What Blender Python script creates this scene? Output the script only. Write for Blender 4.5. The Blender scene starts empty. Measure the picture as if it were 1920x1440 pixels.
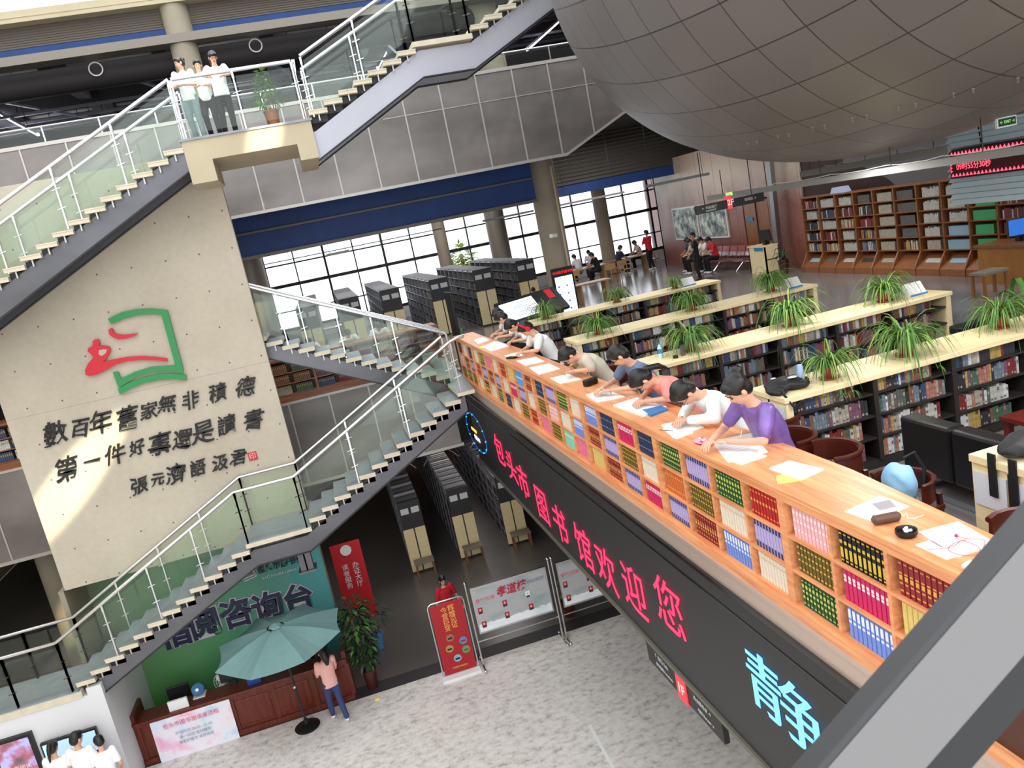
import bpy, bmesh, math, random
from mathutils import Vector, Matrix, Euler, noise
rnd = random.Random(7)
SC = bpy.context.scene
COL = SC.collection
PI = math.pi
# ------------------------------------------------------------------ camera
_ro, _pi, _ya = (math.radians(a) for a in (-11.573, 11.753, 11.934))
_F = Vector((math.sin(_ya)*math.cos(_pi), math.cos(_ya)*math.cos(_pi), -math.sin(_pi)))
_R0 = Vector((math.cos(_ya), -math.sin(_ya), 0)); _U0 = _R0.cross(_F)
_R = _R0*math.cos(_ro) + _U0*math.sin(_ro); _U = _U0*math.cos(_ro) - _R0*math.sin(_ro)
camd = bpy.data.cameras.new('camera'); cam = bpy.data.objects.new('camera', camd); COL.objects.link(cam)
cam.matrix_world = Matrix(((_R.x, _U.x, -_F.x, 0), (_R.y, _U.y, -_F.y, 0), (_R.z, _U.z, -_F.z, 9.2), (0, 0, 0, 1)))
camd.sensor_width = 36; camd.lens = 27.4; camd.clip_start = .05; camd.clip_end = 300
camd.dof.use_dof = True; camd.dof.focus_distance = 9; camd.dof.aperture_fstop = 11
SC.camera = cam
# ------------------------------------------------------------------ view, world, lights
SC.view_settings.view_transform = 'Standard'; SC.view_settings.look = 'None'
SC.view_settings.exposure = 1.0; SC.view_settings.gamma = 1; SC.view_settings.use_curve_mapping = False
W = bpy.data.worlds.new('sky'); SC.world = W; W.use_nodes = True
nt = W.node_tree; bg = nt.nodes['Background']
bg.inputs[0].default_value = (.93, .97, 1, 1); bg.inputs[1].default_value = 1.25
def lamp(name, typ, loc, energy, color=(1, 1, 1), target=None, **kw):
    d = bpy.data.lights.new(name, typ); d.energy = energy; d.color = color
    for k, v in kw.items(): setattr(d, k, v)
    o = bpy.data.objects.new(name, d); COL.objects.link(o); o.location = loc
    if target is not None: o.rotation_euler = (Vector(target)-Vector(loc)).to_track_quat('-Z', 'Y').to_euler()
    return o
# daylight thrown through gaps of the roof glazing on to the concrete
s = lamp('roof_light_streak', 'SPOT', (-1.0, 2.5, 16.2), 16000, (1, .88, .58), (-5.5, 16.2, 5.95), spot_size=math.radians(9), spot_blend=.7, shadow_soft_size=.05)
s.scale = (.32, 1.25, 1); s.rotation_euler.rotate_axis('Z', math.radians(-62))
s = lamp('roof_light_beam', 'SPOT', (2, 3, 16.2), 7000, (1, .93, .72), (-.35, 15, 11.4), spot_size=math.radians(9), spot_blend=.8, shadow_soft_size=.05)
s.scale = (.35, 1, 1); s.rotation_euler.rotate_axis('Z', math.radians(-25))
lamp('roof_light_landing', 'SPOT', (-.9, 12.3, 18), 2600, (1, .97, .9), (-1.1, 15.5, 12.9), spot_size=math.radians(10), spot_blend=.8, shadow_soft_size=.05)
# ------------------------------------------------------------------ materials
MATS = {}
def lin(c): return tuple(((v+.055)/1.055)**2.4 if v > .04045 else v/12.92 for v in c)
def mat(name, col=(.5, .5, .5), rough=.6, metal=0, emit=0, noise_=0, nscale=6, bump=0, stretch=None, spec=.5):
    """sRGB colour, optional soft noise variation and bump."""
    if name in MATS: return MATS[name]
    m = bpy.data.materials.new(name); m.use_nodes = True; t = m.node_tree; b = t.nodes['Principled BSDF']
    c = lin(col)
    b.inputs['Base Color'].default_value = (*c, 1); b.inputs['Roughness'].default_value = rough
    b.inputs['Metallic'].default_value = metal; b.inputs['Specular IOR Level'].default_value = spec
    if emit:
        b.inputs['Emission Color'].default_value = (*c, 1); b.inputs['Emission Strength'].default_value = emit
    if noise_ or bump:
        tc = t.nodes.new('ShaderNodeTexCoord'); n = t.nodes.new('ShaderNodeTexNoise'); n.inputs['Scale'].default_value = nscale; n.inputs['Detail'].default_value = 5
        mp = t.nodes.new('ShaderNodeMapping'); mp.inputs['Scale'].default_value = stretch or (1, 1, 1)
        t.links.new(tc.outputs['Object'], mp.inputs[0]); t.links.new(mp.outputs[0], n.inputs['Vector'])
        if noise_:
            r = t.nodes.new('ShaderNodeValToRGB'); e = r.color_ramp.elements
            e[0].position = .3; e[1].position = .7
            e[0].color = (*[v*(1-noise_) for v in c], 1); e[1].color = (*[min(1, v*(1+noise_)) for v in c], 1)
            t.links.new(n.outputs[0], r.inputs[0]); t.links.new(r.outputs[0], b.inputs['Base Color'])
        if bump:
            bp = t.nodes.new('ShaderNodeBump'); bp.inputs['Strength'].default_value = bump; bp.inputs['Distance'].default_value = .02
            t.links.new(n.outputs[0], bp.inputs['Height']); t.links.new(bp.outputs[0], b.inputs['Normal'])
    MATS[name] = m; return m
class NG:
    """tiny node-graph helper for the special materials"""
    def __init__(s, name):
        s.m = bpy.data.materials.new(name); s.m.use_nodes = True; s.t = s.m.node_tree; s.b = s.t.nodes['Principled BSDF']; MATS[name] = s.m
    def n(s, typ, **kw):
        x = s.t.nodes.new(typ)
        for k, v in kw.items(): setattr(x, k, v)
        return x
    def l(s, a, b): s.t.links.new(a, b)
    def math(s, op, a, b=None, c=None):
        x = s.n('ShaderNodeMath', operation=op)
        for i, v in enumerate((a, b, c)):
            if v is None: continue
            if isinstance(v, (int, float)): x.inputs[i].default_value = v
            else: s.l(v, x.inputs[i])
        return x.outputs[0]
    def mix(s, f, a, b):
        x = s.n('ShaderNodeMix', data_type='RGBA')
        for sock, v in ((x.inputs[0], f), (x.inputs[6], a), (x.inputs[7], b)):
            if isinstance(v, (int, float)): sock.default_value = v
            elif isinstance(v, tuple): sock.default_value = (*lin(v), 1)
            else: s.l(v, sock)
        return x.outputs[2]
    def xyz(s, kind='Object'):
        tc = s.n('ShaderNodeTexCoord'); sp = s.n('ShaderNodeSeparateXYZ'); s.l(tc.outputs[kind], sp.inputs[0]); return tc.outputs[kind], sp.outputs
    def noise(s, vec, scale, detail=4, stretch=None):
        n = s.n('ShaderNodeTexNoise'); n.inputs['Scale'].default_value = scale; n.inputs['Detail'].default_value = detail
        if stretch:
            mp = s.n('ShaderNodeMapping'); mp.inputs['Scale'].default_value = stretch; s.l(vec, mp.inputs[0]); vec = mp.outputs[0]
        s.l(vec, n.inputs['Vector']); return n.outputs[0]
    def ramp(s, f, stops):
        r = s.n('ShaderNodeValToRGB'); e = r.color_ramp.elements
        while len(e) < len(stops): e.new(.5)
        for i, (p, c) in enumerate(stops): e[i].position = p; e[i].color = (*lin(c), 1)
        s.l(f, r.inputs[0]); return r.outputs[0]
    def base(s, sock): s.l(sock, s.b.inputs['Base Color'])
    def bump(s, sock, st=.3, d=.02):
        bp = s.n('ShaderNodeBump'); bp.inputs['Strength'].default_value = st; bp.inputs['Distance'].default_value = d; s.l(sock, bp.inputs['Height']); s.l(bp.outputs[0], s.b.inputs['Normal'])
# cast concrete with tie holes and faint lift joints (object space is metres from the wall's base)
g = NG('concrete'); v, (x, y, z) = g.xyz()
big = g.noise(v, .55, 5); fine = g.noise(v, 9, 6)
c = g.ramp(g.math('ADD', g.math('MULTIPLY', big, .7), g.math('MULTIPLY', fine, .3)), [(.3, (.70, .66, .59)), (.7, (.80, .76, .69))])
fx = g.math('SUBTRACT', g.math('FRACT', g.math('DIVIDE', x, .62)), .5); fz = g.math('SUBTRACT', g.math('FRACT', g.math('DIVIDE', z, .72)), .5)
d = g.math('SQRT', g.math('ADD', g.math('MULTIPLY', fx, fx), g.math('MULTIPLY', g.math('MULTIPLY', fz, fz), 1.35)))
hole = g.math('LESS_THAN', d, .026)
jn = g.math('LESS_THAN', g.math('ABSOLUTE', g.math('SUBTRACT', g.math('FRACT', g.math('DIVIDE', g.math('ADD', z, 1.46), 4.44)), .999)), .0016)
c = g.mix(g.math('MULTIPLY', jn, .35), c, (.35, .33, .3)); c = g.mix(g.math('MULTIPLY', hole, .85), c, (.22, .2, .18)); g.base(c)
g.b.inputs['Roughness'].default_value = .8; g.bump(fine, .12)
# printed marble carpet
g = NG('marble_carpet'); v, (x, y, z) = g.xyz()
a = g.noise(v, 6.5, 6, (1, 1.5, 1)); b_ = g.noise(v, 16, 4, (1.4, .8, 1)); w_ = g.noise(v, .35, 3)
f = g.math('ADD', g.math('MULTIPLY', a, .75), g.math('MULTIPLY', b_, .3))
c = g.ramp(f, [(.34, (.66, .63, .62)), (.42, (.80, .77, .75)), (.52, (.88, .85, .83)), (.66, (.93, .91, .89))])
c = g.mix(g.math('MULTIPLY', w_, .35), c, (.74, .72, .71)); g.base(c); g.b.inputs['Roughness'].default_value = .9
# polished dark floor
def floor_mat(name, col, rough):
    g = NG(name); v, _ = g.xyz(); n = g.noise(v, .5, 5); r = g.noise(v, 2, 3)
    g.base(g.ramp(n, [(.3, tuple(k*.9 for k in col)), (.7, tuple(min(1, k*1.1) for k in col))]))
    g.l(g.math('ADD', g.math('MULTIPLY', r, .06), rough), g.b.inputs['Roughness']); g.b.inputs['Specular IOR Level'].default_value = .8; return g.m
floor_mat('floor_two', (.49, .47, .46), .14); floor_mat('floor_one', (.36, .34, .33), .28)
# wood
def wood(name, c1, c2, axis, rough=.35):
    g = NG(name); v, _ = g.xyz(); st = [7, 7, 7]; st[axis] = .45
    n = g.noise(v, 3.2, 5, tuple(st)); w = g.noise(v, 14, 3, tuple(st))
    g.base(g.ramp(g.math('ADD', g.math('MULTIPLY', n, .75), g.math('MULTIPLY', w, .25)), [(.32, c1), (.68, c2)])); g.b.inputs['Roughness'].default_value = rough
    return g.m
wood('orange_oak', (.82, .50, .32), (.96, .69, .48), 1); wood('dark_oak', (.46, .25, .15), (.62, .36, .22), 0)
wood('journal_wood', (.46, .28, .16), (.60, .38, .22), 2); wood('beige_board', (.93, .84, .63), (.97, .90, .73), 0, .5)
wood('mahogany', (.30, .11, .07), (.46, .19, .12), 2, .3); wood('red_panel', (.46, .25, .21), (.56, .33, .28), 2, .3)
# metals
def brushed(name, c1, c2, rough, metal):
    g = NG(name); v, _ = g.xyz(); n = g.noise(v, .45, 5, (1, 1, 2.2)); s2 = g.noise(v, 5, 4)
    g.base(g.ramp(n, [(.3, c1), (.7, c2)])); g.b.inputs['Metallic'].default_value = metal
    g.l(g.math('ADD', g.math('MULTIPLY', s2, .2), rough-.1), g.b.inputs['Roughness']); return g.m
brushed('panel_metal', (.46, .44, .43), (.60, .57, .56), .42, .75)
brushed('steel_grey', (.36, .36, .38), (.46, .46, .48), .4, .6)
mat('rail', (.86, .86, .87), .22, 1); mat('rail_dull', (.62, .62, .63), .35, 1); mat('seam', (.75, .73, .71), .4, .6)
mat('tread_top', (.56, .59, .61), .35, 0, 0, .12, 4); mat('tread_edge', (.84, .80, .71), .6, 0, 0, .08, 5)
mat('black', (.06, .06, .065), .45); mat('dark', (.13, .13, .14), .5); mat('charcoal', (.2, .19, .2), .5); mat('white', (.93, .93, .93), .5)
mat('paper', (.96, .96, .95), .7); mat('blue_fascia', (.07, .22, .46), .6, 0, 0, .15, 2); mat('beige_paint', (.74, .69, .58), .7, 0, 0, .06, 1.5)
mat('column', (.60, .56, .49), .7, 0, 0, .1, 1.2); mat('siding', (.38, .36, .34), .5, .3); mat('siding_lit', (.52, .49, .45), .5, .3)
mat('ceil', (.22, .22, .23), .8, 0, 0, .2, 1); mat('duct', (.16, .14, .14), .7); mat('pipe_grey', (.45, .46, .5), .5, .3)
mat('tube_light', (.93, .93, 1), .5, 0, 7); mat('cabinet_white', (.88, .88, .89), .55)
def glass(name, tint, refl=.12):
    m = bpy.data.materials.new(name); m.use_nodes = True; t = m.node_tree; t.nodes.remove(t.nodes['Principled BSDF'])
    tr = t.nodes.new('ShaderNodeBsdfTransparent'); tr.inputs[0].default_value = (*lin(tint), 1)
    gl = t.nodes.new('ShaderNodeBsdfGlossy'); gl.inputs['Roughness'].default_value = .03
    lw = t.nodes.new('ShaderNodeLayerWeight'); lw.inputs[0].default_value = .25
    mu = t.nodes.new('ShaderNodeMath'); mu.operation = 'MULTIPLY_ADD'; mu.inputs[1].default_value = .3; mu.inputs[2].default_value = refl*.2
    mx = t.nodes.new('ShaderNodeMixShader'); t.links.new(lw.outputs['Fresnel'], mu.inputs[0]); t.links.new(mu.outputs[0], mx.inputs[0])
    t.links.new(tr.outputs[0], mx.inputs[1]); t.links.new(gl.outputs[0], mx.inputs[2]); t.links.new(mx.outputs[0], t.nodes['Material Output'].inputs[0])
    MATS[name] = m; return m
glass('green_glass', (.975, .992, .978)); glass('window_glass', (.97, .98, .99), .06)
def M(x): return x if not isinstance(x, str) else MATS[x] if x in MATS else mat(x)
# ------------------------------------------------------------------ mesh building
class MB:
    def __init__(s): s.v = []; s.f = []; s.m = []; s.uv = None
    def add(s, vs, fs, m=0):
        k = len(s.v); s.v += [Vector(p) for p in vs]; s.f += [tuple(i+k for i in f) for f in fs]; s.m += [m]*len(fs); return s
    def box(s, x0, x1, y0, y1, z0, z1, m=0):
        return s.add([(x0, y0, z0), (x1, y0, z0), (x1, y1, z0), (x0, y1, z0), (x0, y0, z1), (x1, y0, z1), (x1, y1, z1), (x0, y1, z1)],
                     [(0, 3, 2, 1), (4, 5, 6, 7), (0, 1, 5, 4), (1, 2, 6, 5), (2, 3, 7, 6), (3, 0, 4, 7)], m)
    def ob(s, c, size, rot=(0, 0, 0), m=0):
        R = Euler(rot).to_matrix() if not isinstance(rot, Matrix) else rot
        a, b, d = (k/2 for k in size); c = Vector(c)
        vs = [c + R @ Vector(p) for p in ((-a, -b, -d), (a, -b, -d), (a, b, -d), (-a, b, -d), (-a, -b, d), (a, -b, d), (a, b, d), (-a, b, d))]
        return s.add(vs, [(0, 3, 2, 1), (4, 5, 6, 7), (0, 1, 5, 4), (1, 2, 6, 5), (2, 3, 7, 6), (3, 0, 4, 7)], m)
    def bar(s, p, q, w, h, m=0, up=(0, 0, 1)):
        p = Vector(p); q = Vector(q); d = (q-p); L = d.length; d.normalize(); u = Vector(up)
        if abs(d.dot(u)) > .99: u = Vector((0, 1, 0))
        sd = d.cross(u).normalized(); u = sd.cross(d)
        return s.ob((p+q)/2, (w, L, h), Matrix((sd, d, u)).transposed(), m)
    def tube(s, pts, r, n=8, m=0, cap=True):
        pts = [Vector(p) for p in pts]; rr = r if isinstance(r, (list, tuple)) else [r]*len(pts); k = len(s.v); prev = None
        for i, p in enumerate(pts):
            d = (pts[min(i+1, len(pts)-1)]-pts[max(i-1, 0)]).normalized()
            a = prev if prev is not None else (Vector((0, 0, 1)) if abs(d.z) < .9 else Vector((1, 0, 0)))
            u = (a - d*a.dot(d)).normalized(); w = d.cross(u); prev = u
            for j in range(n):
                t = 2*PI*j/n; s.v.append(p + (u*math.cos(t)+w*math.sin(t))*rr[i])
        for i in range(len(pts)-1):
            for j in range(n):
                a = k+i*n+j; b = k+i*n+(j+1) % n; s.f.append((a, b, b+n, a+n)); s.m.append(m)
        if cap:
            s.f.append(tuple(k+j for j in range(n))[::-1]); s.m.append(m)
            s.f.append(tuple(k+(len(pts)-1)*n+j for j in range(n))); s.m.append(m)
        return s
    def ell(s, c, r, n=12, rings=8, m=0, R=None):
        c = Vector(c); r = (r, r, r) if isinstance(r, (int, float)) else r; vs = []; fs = []
        vs.append((0, 0, -r[2]))
        for i in range(1, rings):
            a = PI*i/rings
            for j in range(n): t = 2*PI*j/n; vs.append((r[0]*math.sin(a)*math.cos(t), r[1]*math.sin(a)*math.sin(t), -r[2]*math.cos(a)))
        vs.append((0, 0, r[2])); L = len(vs)-1
        for j in range(n): fs.append((0, 1+(j+1) % n, 1+j)); fs.append((L, L-n+j, L-n+(j+1) % n))
        for i in range(rings-2):
            for j in range(n): a = 1+i*n+j; b = 1+i*n+(j+1) % n; fs.append((a, b, b+n, a+n))
        return s.add([c + (R @ Vector(p) if R else Vector(p)) for p in vs], fs, m)
    def lathe(s, c, prof, n=16, m=0):
        c = Vector(c); k = len(s.v)
        for r, z in prof:
            for j in range(n): t = 2*PI*j/n; s.v.append(c+Vector((r*math.cos(t), r*math.sin(t), z)))
        for i in range(len(prof)-1):
            for j in range(n): a = k+i*n+j; b = k+i*n+(j+1) % n; s.f.append((a, b, b+n, a+n)); s.m.append(m)
        s.f.append(tuple(k+j for j in range(n))[::-1]); s.f.append(tuple(k+(len(prof)-1)*n+j for j in range(n))); s.m += [m, m]
        return s
    def prism(s, poly, y0, y1, m=0, plane='xz'):
        P = {'xz': lambda a, b, t: (a, t, b), 'xy': lambda a, b, t: (a, b, t), 'yz': lambda a, b, t: (t, a, b)}[plane]
        n = len(poly); vs = [P(a, b, y0) for a, b in poly]+[P(a, b, y1) for a, b in poly]
        fs = [tuple(range(n)), tuple(range(2*n-1, n-1, -1))]+[(i, i+n, (i+1) % n+n, (i+1) % n) for i in range(n)]
        return s.add(vs, fs, m)
    def quad(s, a, b, c, d, m=0): return s.add([a, b, c, d], [(0, 1, 2, 3)], m)
    def build(s, name, mats, parent=None, smooth=False, bevel=0, origin=None, fix=True):
        if not isinstance(mats, (list, tuple)): mats = [mats]
        if parent is not None:
            r = parent
            while r.parent: r = r.parent
            off = Vector(r.location)
        elif origin is not None: off = Vector(origin)
        else:
            xs = [p.x for p in s.v]; ys = [p.y for p in s.v]; zs = [p.z for p in s.v]
            off = Vector(((min(xs)+max(xs))/2, (min(ys)+max(ys))/2, min(zs)))
        me = bpy.data.meshes.new(name); me.from_pydata([p-off for p in s.v], [], s.f)
        for k in mats: me.materials.append(M(k))
        for p, k in zip(me.polygons, s.m): p.material_index = k
        if fix:
            bm = bmesh.new(); bm.from_mesh(me); bmesh.ops.recalc_face_normals(bm, faces=bm.faces); bm.to_mesh(me); bm.free()
        if smooth: me.shade_smooth(); me.set_sharp_from_angle(angle=math.radians(40))
        o = bpy.data.objects.new(name, me); COL.objects.link(o)
        if parent is not None: o.parent = parent
        else: o.location = off
        if bevel:
            md = o.modifiers.new('bevel', 'BEVEL'); md.width = bevel; md.segments = 2; md.limit_method = 'ANGLE'
        return o
def tag(o, label, cat, group=None, kind=None):
    if label: o['label'] = label
    if cat: o['category'] = cat
    if group: o['group'] = group
    if kind: o['kind'] = kind
    return o
def thing(name, loc, label, cat, group=None):
    o = bpy.data.objects.new(name, None); COL.objects.link(o); o.location = loc; o.empty_display_size = .1
    return tag(o, label, cat, group)
def struct(o): o['kind'] = 'structure'; return o
def dup(root, loc=None, rz=None, label=None, group=None, scale=None):
    r = root.copy(); COL.objects.link(r)
    if loc is not None: r.location = loc
    if rz is not None: r.rotation_euler = (0, 0, rz)
    if scale is not None: r.scale = (scale, scale, scale) if isinstance(scale, (int, float)) else scale
    if label: r['label'] = label
    if group: r['group'] = group
    for ch in list(root.children):
        c = ch.copy(); COL.objects.link(c); c.parent = r
        for gch in list(ch.children):
            e = gch.copy(); COL.objects.link(e); e.parent = c
    return r
def text(name, body, size, m, mtx, parent=None, *pa, warp=0, **kw):
    return text_(name, body, size, m, mtx, parent, *pa, warp=warp, **kw)
def text_(name, body, size, m, mtx, parent=None, extrude=.004, bold=0, sx=1, shear=0, align='CENTER', spacing=1, lsp=1, ay='CENTER', warp=0):
    cu = bpy.data.curves.new(name, 'FONT'); cu.body = body; cu.size = size; cu.align_x = align; cu.align_y = ay
    cu.extrude = extrude; cu.offset = bold; cu.shear = shear; cu.space_character = spacing; cu.space_line = lsp; cu.resolution_u = 3
    t = bpy.data.objects.new(name+'_t', cu); COL.objects.link(t)
    me = bpy.data.meshes.new_from_object(t.evaluated_get(bpy.context.evaluated_depsgraph_get()))
    bpy.data.objects.remove(t); bpy.data.curves.remove(cu)
    if warp:
        for v in me.vertices:
            c = v.co; q = Vector((c.x, c.y, 0))*(2.4/size)+Vector((ord(body[0]) % 17, 3, 0)); k = size*warp; w2 = noise.noise(q*1.7+Vector((9, 1, 0)))
            c.x += k*noise.noise(q)+k*.5*w2; c.y += k*noise.noise(q+Vector((5, 7, 0)))-k*.5*w2
    me.name = name; me.transform(mtx @ Matrix.Diagonal((sx, 1, 1, 1)))
    me.materials.clear(); me.materials.append(M(m))
    off = Vector((0, 0, 0))
    if parent is not None:
        r = parent
        while r.parent: r = r.parent
        off = Vector(r.location)
    elif len(me.vertices):
        off = sum((v.co for v in me.vertices), Vector())/len(me.vertices)
    me.transform(Matrix.Translation(-off))
    o = bpy.data.objects.new(name, me); COL.objects.link(o)
    if parent is not None: o.parent = parent
    else: o.location = off
    return o
def frame(loc, xdir, ydir):
    """matrix whose local X runs along xdir, local Y (text up) along ydir"""
    x = Vector(xdir).normalized(); y = Vector(ydir).normalized(); z = x.cross(y).normalized(); y = z.cross(x)
    m = Matrix((x, y, z)).transposed().to_4x4(); m.translation = Vector(loc); return m
def front(x, y, z): return frame((x, y, z), (1, 0, 0), (0, 0, 1))          # reads from the -Y side
# ------------------------------------------------------------------ levels
ZF = 6.1          # floor of the first gallery
def XF(y): return 2.5+.0218*(16.76-y)     # front plane of the counter shelf and the screen

def rayY(px, py, Y):
    """where the line of sight through a picture point meets the vertical plane y = Y"""
    r = _F + _R*((px-960)/1461.3) - _U*((py-720)/1461.3); k = Y/r.y
    return r.x*k, 9.2+r.z*k
def rayZ(px, py, Z):
    r = _F + _R*((px-960)/1461.3) - _U*((py-720)/1461.3); k = (Z-9.2)/r.z
    return r.x*k, r.y*k
NUM = ['first', 'second', 'third', 'fourth', 'fifth', 'sixth', 'seventh', 'eighth', 'ninth', 'tenth', 'eleventh', 'twelfth', 'thirteenth', 'fourteenth', 'fifteenth', 'sixteenth', 'seventeenth', 'eighteenth', 'nineteenth', 'twentieth']
def nth(i):
    if i < 20: return NUM[i]
    tens = ['', '', 'twenty', 'thirty', 'forty', 'fifty', 'sixty', 'seventy', 'eighty', 'ninety']
    n = i+1; t, u = divmod(n % 100, 10); h = 'hundred-' if n >= 100 else ''
    if n % 100 < 20 and n >= 100: return h+(NUM[n % 100-1] if n % 100 else 'th')
    return h+(tens[t]+'-'+NUM[u-1] if u else tens[t][:-1]+'ieth')

def rayX(px, py, X):
    r = _F + _R*((px-960)/1461.3) - _U*((py-720)/1461.3); k = X/r.x
    return r.y*k, 9.2+r.z*k
# ================================================================== setting
def slab(name, x0, x1, y0, y1, z0, z1, m): return struct(MB().box(x0, x1, y0, y1, z0, z1).build(name, m))
slab('floor', -14, 16, -12, 15.7, -.1, 0, 'marble_carpet')
slab('floor_hall', -14, 16, 15.7, 36, -.1, -.001, 'floor_one')
slab('trim_1', -14, 16, 15.7, 16.15, -.05, .002, 'charcoal')
# first gallery: slab right of the screen and slab at the back, stepped edge
struct(MB().prism([(XF(-3)+.12, -3), (16, -3), (16, 36), (-14, 36), (-14, 19.95), (XF(16.7)+.12, 19.95), (XF(16.7)+.12, 16.7)], ZF-.35, ZF, 0, 'xy').build('floor_gallery', 'floor_two'))
slab('ceiling_hall', -14, 16, 20.2, 36, 3.62, 3.72, 'ceil'); slab('ceiling_arcade', 3.2, 16, -3, 20.2, 3.9, 4.0, 'ceil')
slab('floor_outside', -40, 60, 36.2, 130, -.2, -.05, mat('pale_paving', (.93, .92, .90), .8)); slab('wall_north', -14, 16, 36, 36.2, 0, 3.7, 'ceil'); slab('wall_east', 16, 16.2, -12, 36.2, 0, 17, 'red_panel')
slab('wall_west', -14.2, -14, -12, 36, 0, 17, 'beige_paint')
# metal clad edge of the gallery slab
mb = MB(); mb.box(-14, XF(19)+.1, 19.9, 19.96, 3.7, 5.86); e = mb.build('wall_gallery_edge', 'panel_metal'); struct(e)
mb = MB()
mb.box(-14, 2.6, 19.86, 19.9, 5.84, 5.9); mb.box(-14, 2.6, 19.86, 19.9, 3.68, 3.76)
k = -13.5
while k < 2.5: mb.box(k, k+.035, 19.88, 19.9, 3.76, 5.84); k += 1.0
struct(mb.build('trim_2', 'seam'))
# parapet of the upper gallery
pa = [(-14, 10.53), (6.89, 10.53), (8.72, 11.33), (9.6, 11.75), (9.6, 12.82), (-14, 12.82)]
struct(MB().prism(pa, 20.0, 20.08).build('wall_parapet', 'panel_metal'))
mb = MB(); x = -13.3
while x < 9.5:
    zb = 10.53 if x < 6.89 else 10.53+(x-6.89)*.437
    mb.box(x, x+.035, 19.975, 20.0, zb, 12.82); x += .955
mb.box(-14, 9.6, 19.97, 20.02, 12.8, 12.88); mb.box(-14, 6.89, 19.96, 20.03, 10.49, 10.56); mb.bar((6.89, 20, 10.52), (9.6, 20, 11.72), .07, .06); mb.box(2.4, 9.6, 19.985, 20, 12.13, 12.15)
struct(mb.build('trim_3', 'seam'))
slab('floor_upper', -14, 16, 20.1, 36, 11.75, 11.95, 'ceil')
mat('ceil_pale', (.50, .49, .49), .8, 0, 0, .25, .8); slab('ceiling_upper', -14, 16, 24.5, 36, 16.1, 16.3, 'ceil_pale'); slab('wall_upper', -14, 16, 35.8, 36, 11.95, 16.1, 'charcoal')
for x in (-9, -2, 5): lamp('upper_ceiling_fill', 'AREA', (x, 31, 13.2), 90, (.95, .96, 1), (x, 31, 16), size=2)  # unseen area lamps added to brighten the dark upper ceiling from below
# underside build-up between upper gallery slab and window wall
slab('ceiling_gallery', -14, 16, 20.1, 36, 11.6, 11.75, 'ceil')
mb = MB(); mb.box(-3, 6.2, 21.2, 21.35, 9.58, 11.6); o = struct(mb.build('wall_fascia_blue', 'blue_fascia'))
mb = MB(); mb.box(-3, 6.2, 21.1, 21.2, 10.12, 10.17); mb.box(-3, 6.2, 21.0, 21.5, 9.5, 9.58); struct(mb.build('trim_4', 'siding'))
mb = MB(); mb.box(6.9, 16, 28, 28.15, 9.6, 9.98); struct(mb.build('wall_fascia_blue_far', 'blue_fascia'))
mb = MB()
for i in range(13):
    z0 = 9.98+i*.13; mb.box(6.2, 16, 28, 28.1, z0, z0+.13); mb.prism([(28-.07, z0), (28, z0+.03), (28, z0+.1)], 6.2, 16, 0, 'yz')
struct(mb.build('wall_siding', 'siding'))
# window wall
WY = 33.0
gx = [-3.2+1.195*i for i in range(17)]
mb = MB()
for i, x in enumerate(gx):
    w = .09 if i % 2 else .05
    mb.box(x-w/2, x+w/2, WY-.08, WY+.05, ZF, 10.6)
for z, w in ((6.62, .12), (7.35, .05), (8.38, .13), (9.22, .06), (9.75, .06)): mb.box(-3.2, 15.95, WY-.06, WY+.04, z-w/2, z+w/2)
f = struct(mb.build('window_1', 'dark'))
mb = MB(); mb.box(-3.2, 15.95, WY, WY+.01, 6.6, 10.6); mb.build('window_glass', 'window_glass', f)
slab('wall_sill', -3.2, 16, WY-.1, WY+.1, ZF, 6.56, 'cabinet_white')
slab('wall_window_left', -14, -3.2, WY-.1, WY+.1, ZF, 11.6, 'charcoal'); slab('wall_window_head', -3.2, 16, WY-.1, WY+.1, 10.6, 11.6, 'ceil')
# right hand wall of red stained boards, with door
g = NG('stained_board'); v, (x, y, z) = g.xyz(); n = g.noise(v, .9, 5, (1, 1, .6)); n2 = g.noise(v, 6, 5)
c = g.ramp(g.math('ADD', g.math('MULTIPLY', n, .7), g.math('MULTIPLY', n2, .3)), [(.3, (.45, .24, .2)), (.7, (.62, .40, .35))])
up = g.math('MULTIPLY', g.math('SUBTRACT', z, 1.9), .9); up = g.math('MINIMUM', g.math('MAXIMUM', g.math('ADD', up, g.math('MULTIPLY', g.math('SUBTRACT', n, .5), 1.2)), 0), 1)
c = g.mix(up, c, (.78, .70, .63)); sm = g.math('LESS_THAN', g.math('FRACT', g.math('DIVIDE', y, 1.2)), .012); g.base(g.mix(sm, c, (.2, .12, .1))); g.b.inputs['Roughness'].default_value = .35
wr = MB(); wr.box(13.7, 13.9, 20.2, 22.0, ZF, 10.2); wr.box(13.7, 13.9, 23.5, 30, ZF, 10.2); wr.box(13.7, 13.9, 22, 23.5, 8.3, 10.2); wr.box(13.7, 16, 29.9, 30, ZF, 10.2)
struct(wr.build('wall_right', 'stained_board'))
o = MB().box(13.72, 13.78, 22.05, 23.45, ZF, 8.25).build('door_1', 'journal_wood'); struct(o)
MB().box(13.69, 13.72, 22.72, 22.74, ZF, 8.25).build('door_seam', 'dark', o); mb = MB().ell((13.68, 22.6, 7.15), .04); mb.build('door_handle', 'rail', o)
MB().box(13.69, 13.71, 22.95, 23.25, 7.6, 7.72).build('door_plate', mat('sign_blue', (.2, .5, .75), .5), o)
slab('wall_right_back', 13.75, 13.95, -3, 20.2, ZF, 12.5, mat('dark_red', (.2, .1, .09), .6))
# slanted steel strut by the door
mb = MB(); mb.bar((13.45, 21.35, ZF), (13.45, 21.2, 9.6), .14, .2); struct(mb.build('trim_5', 'rail_dull'))
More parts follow.
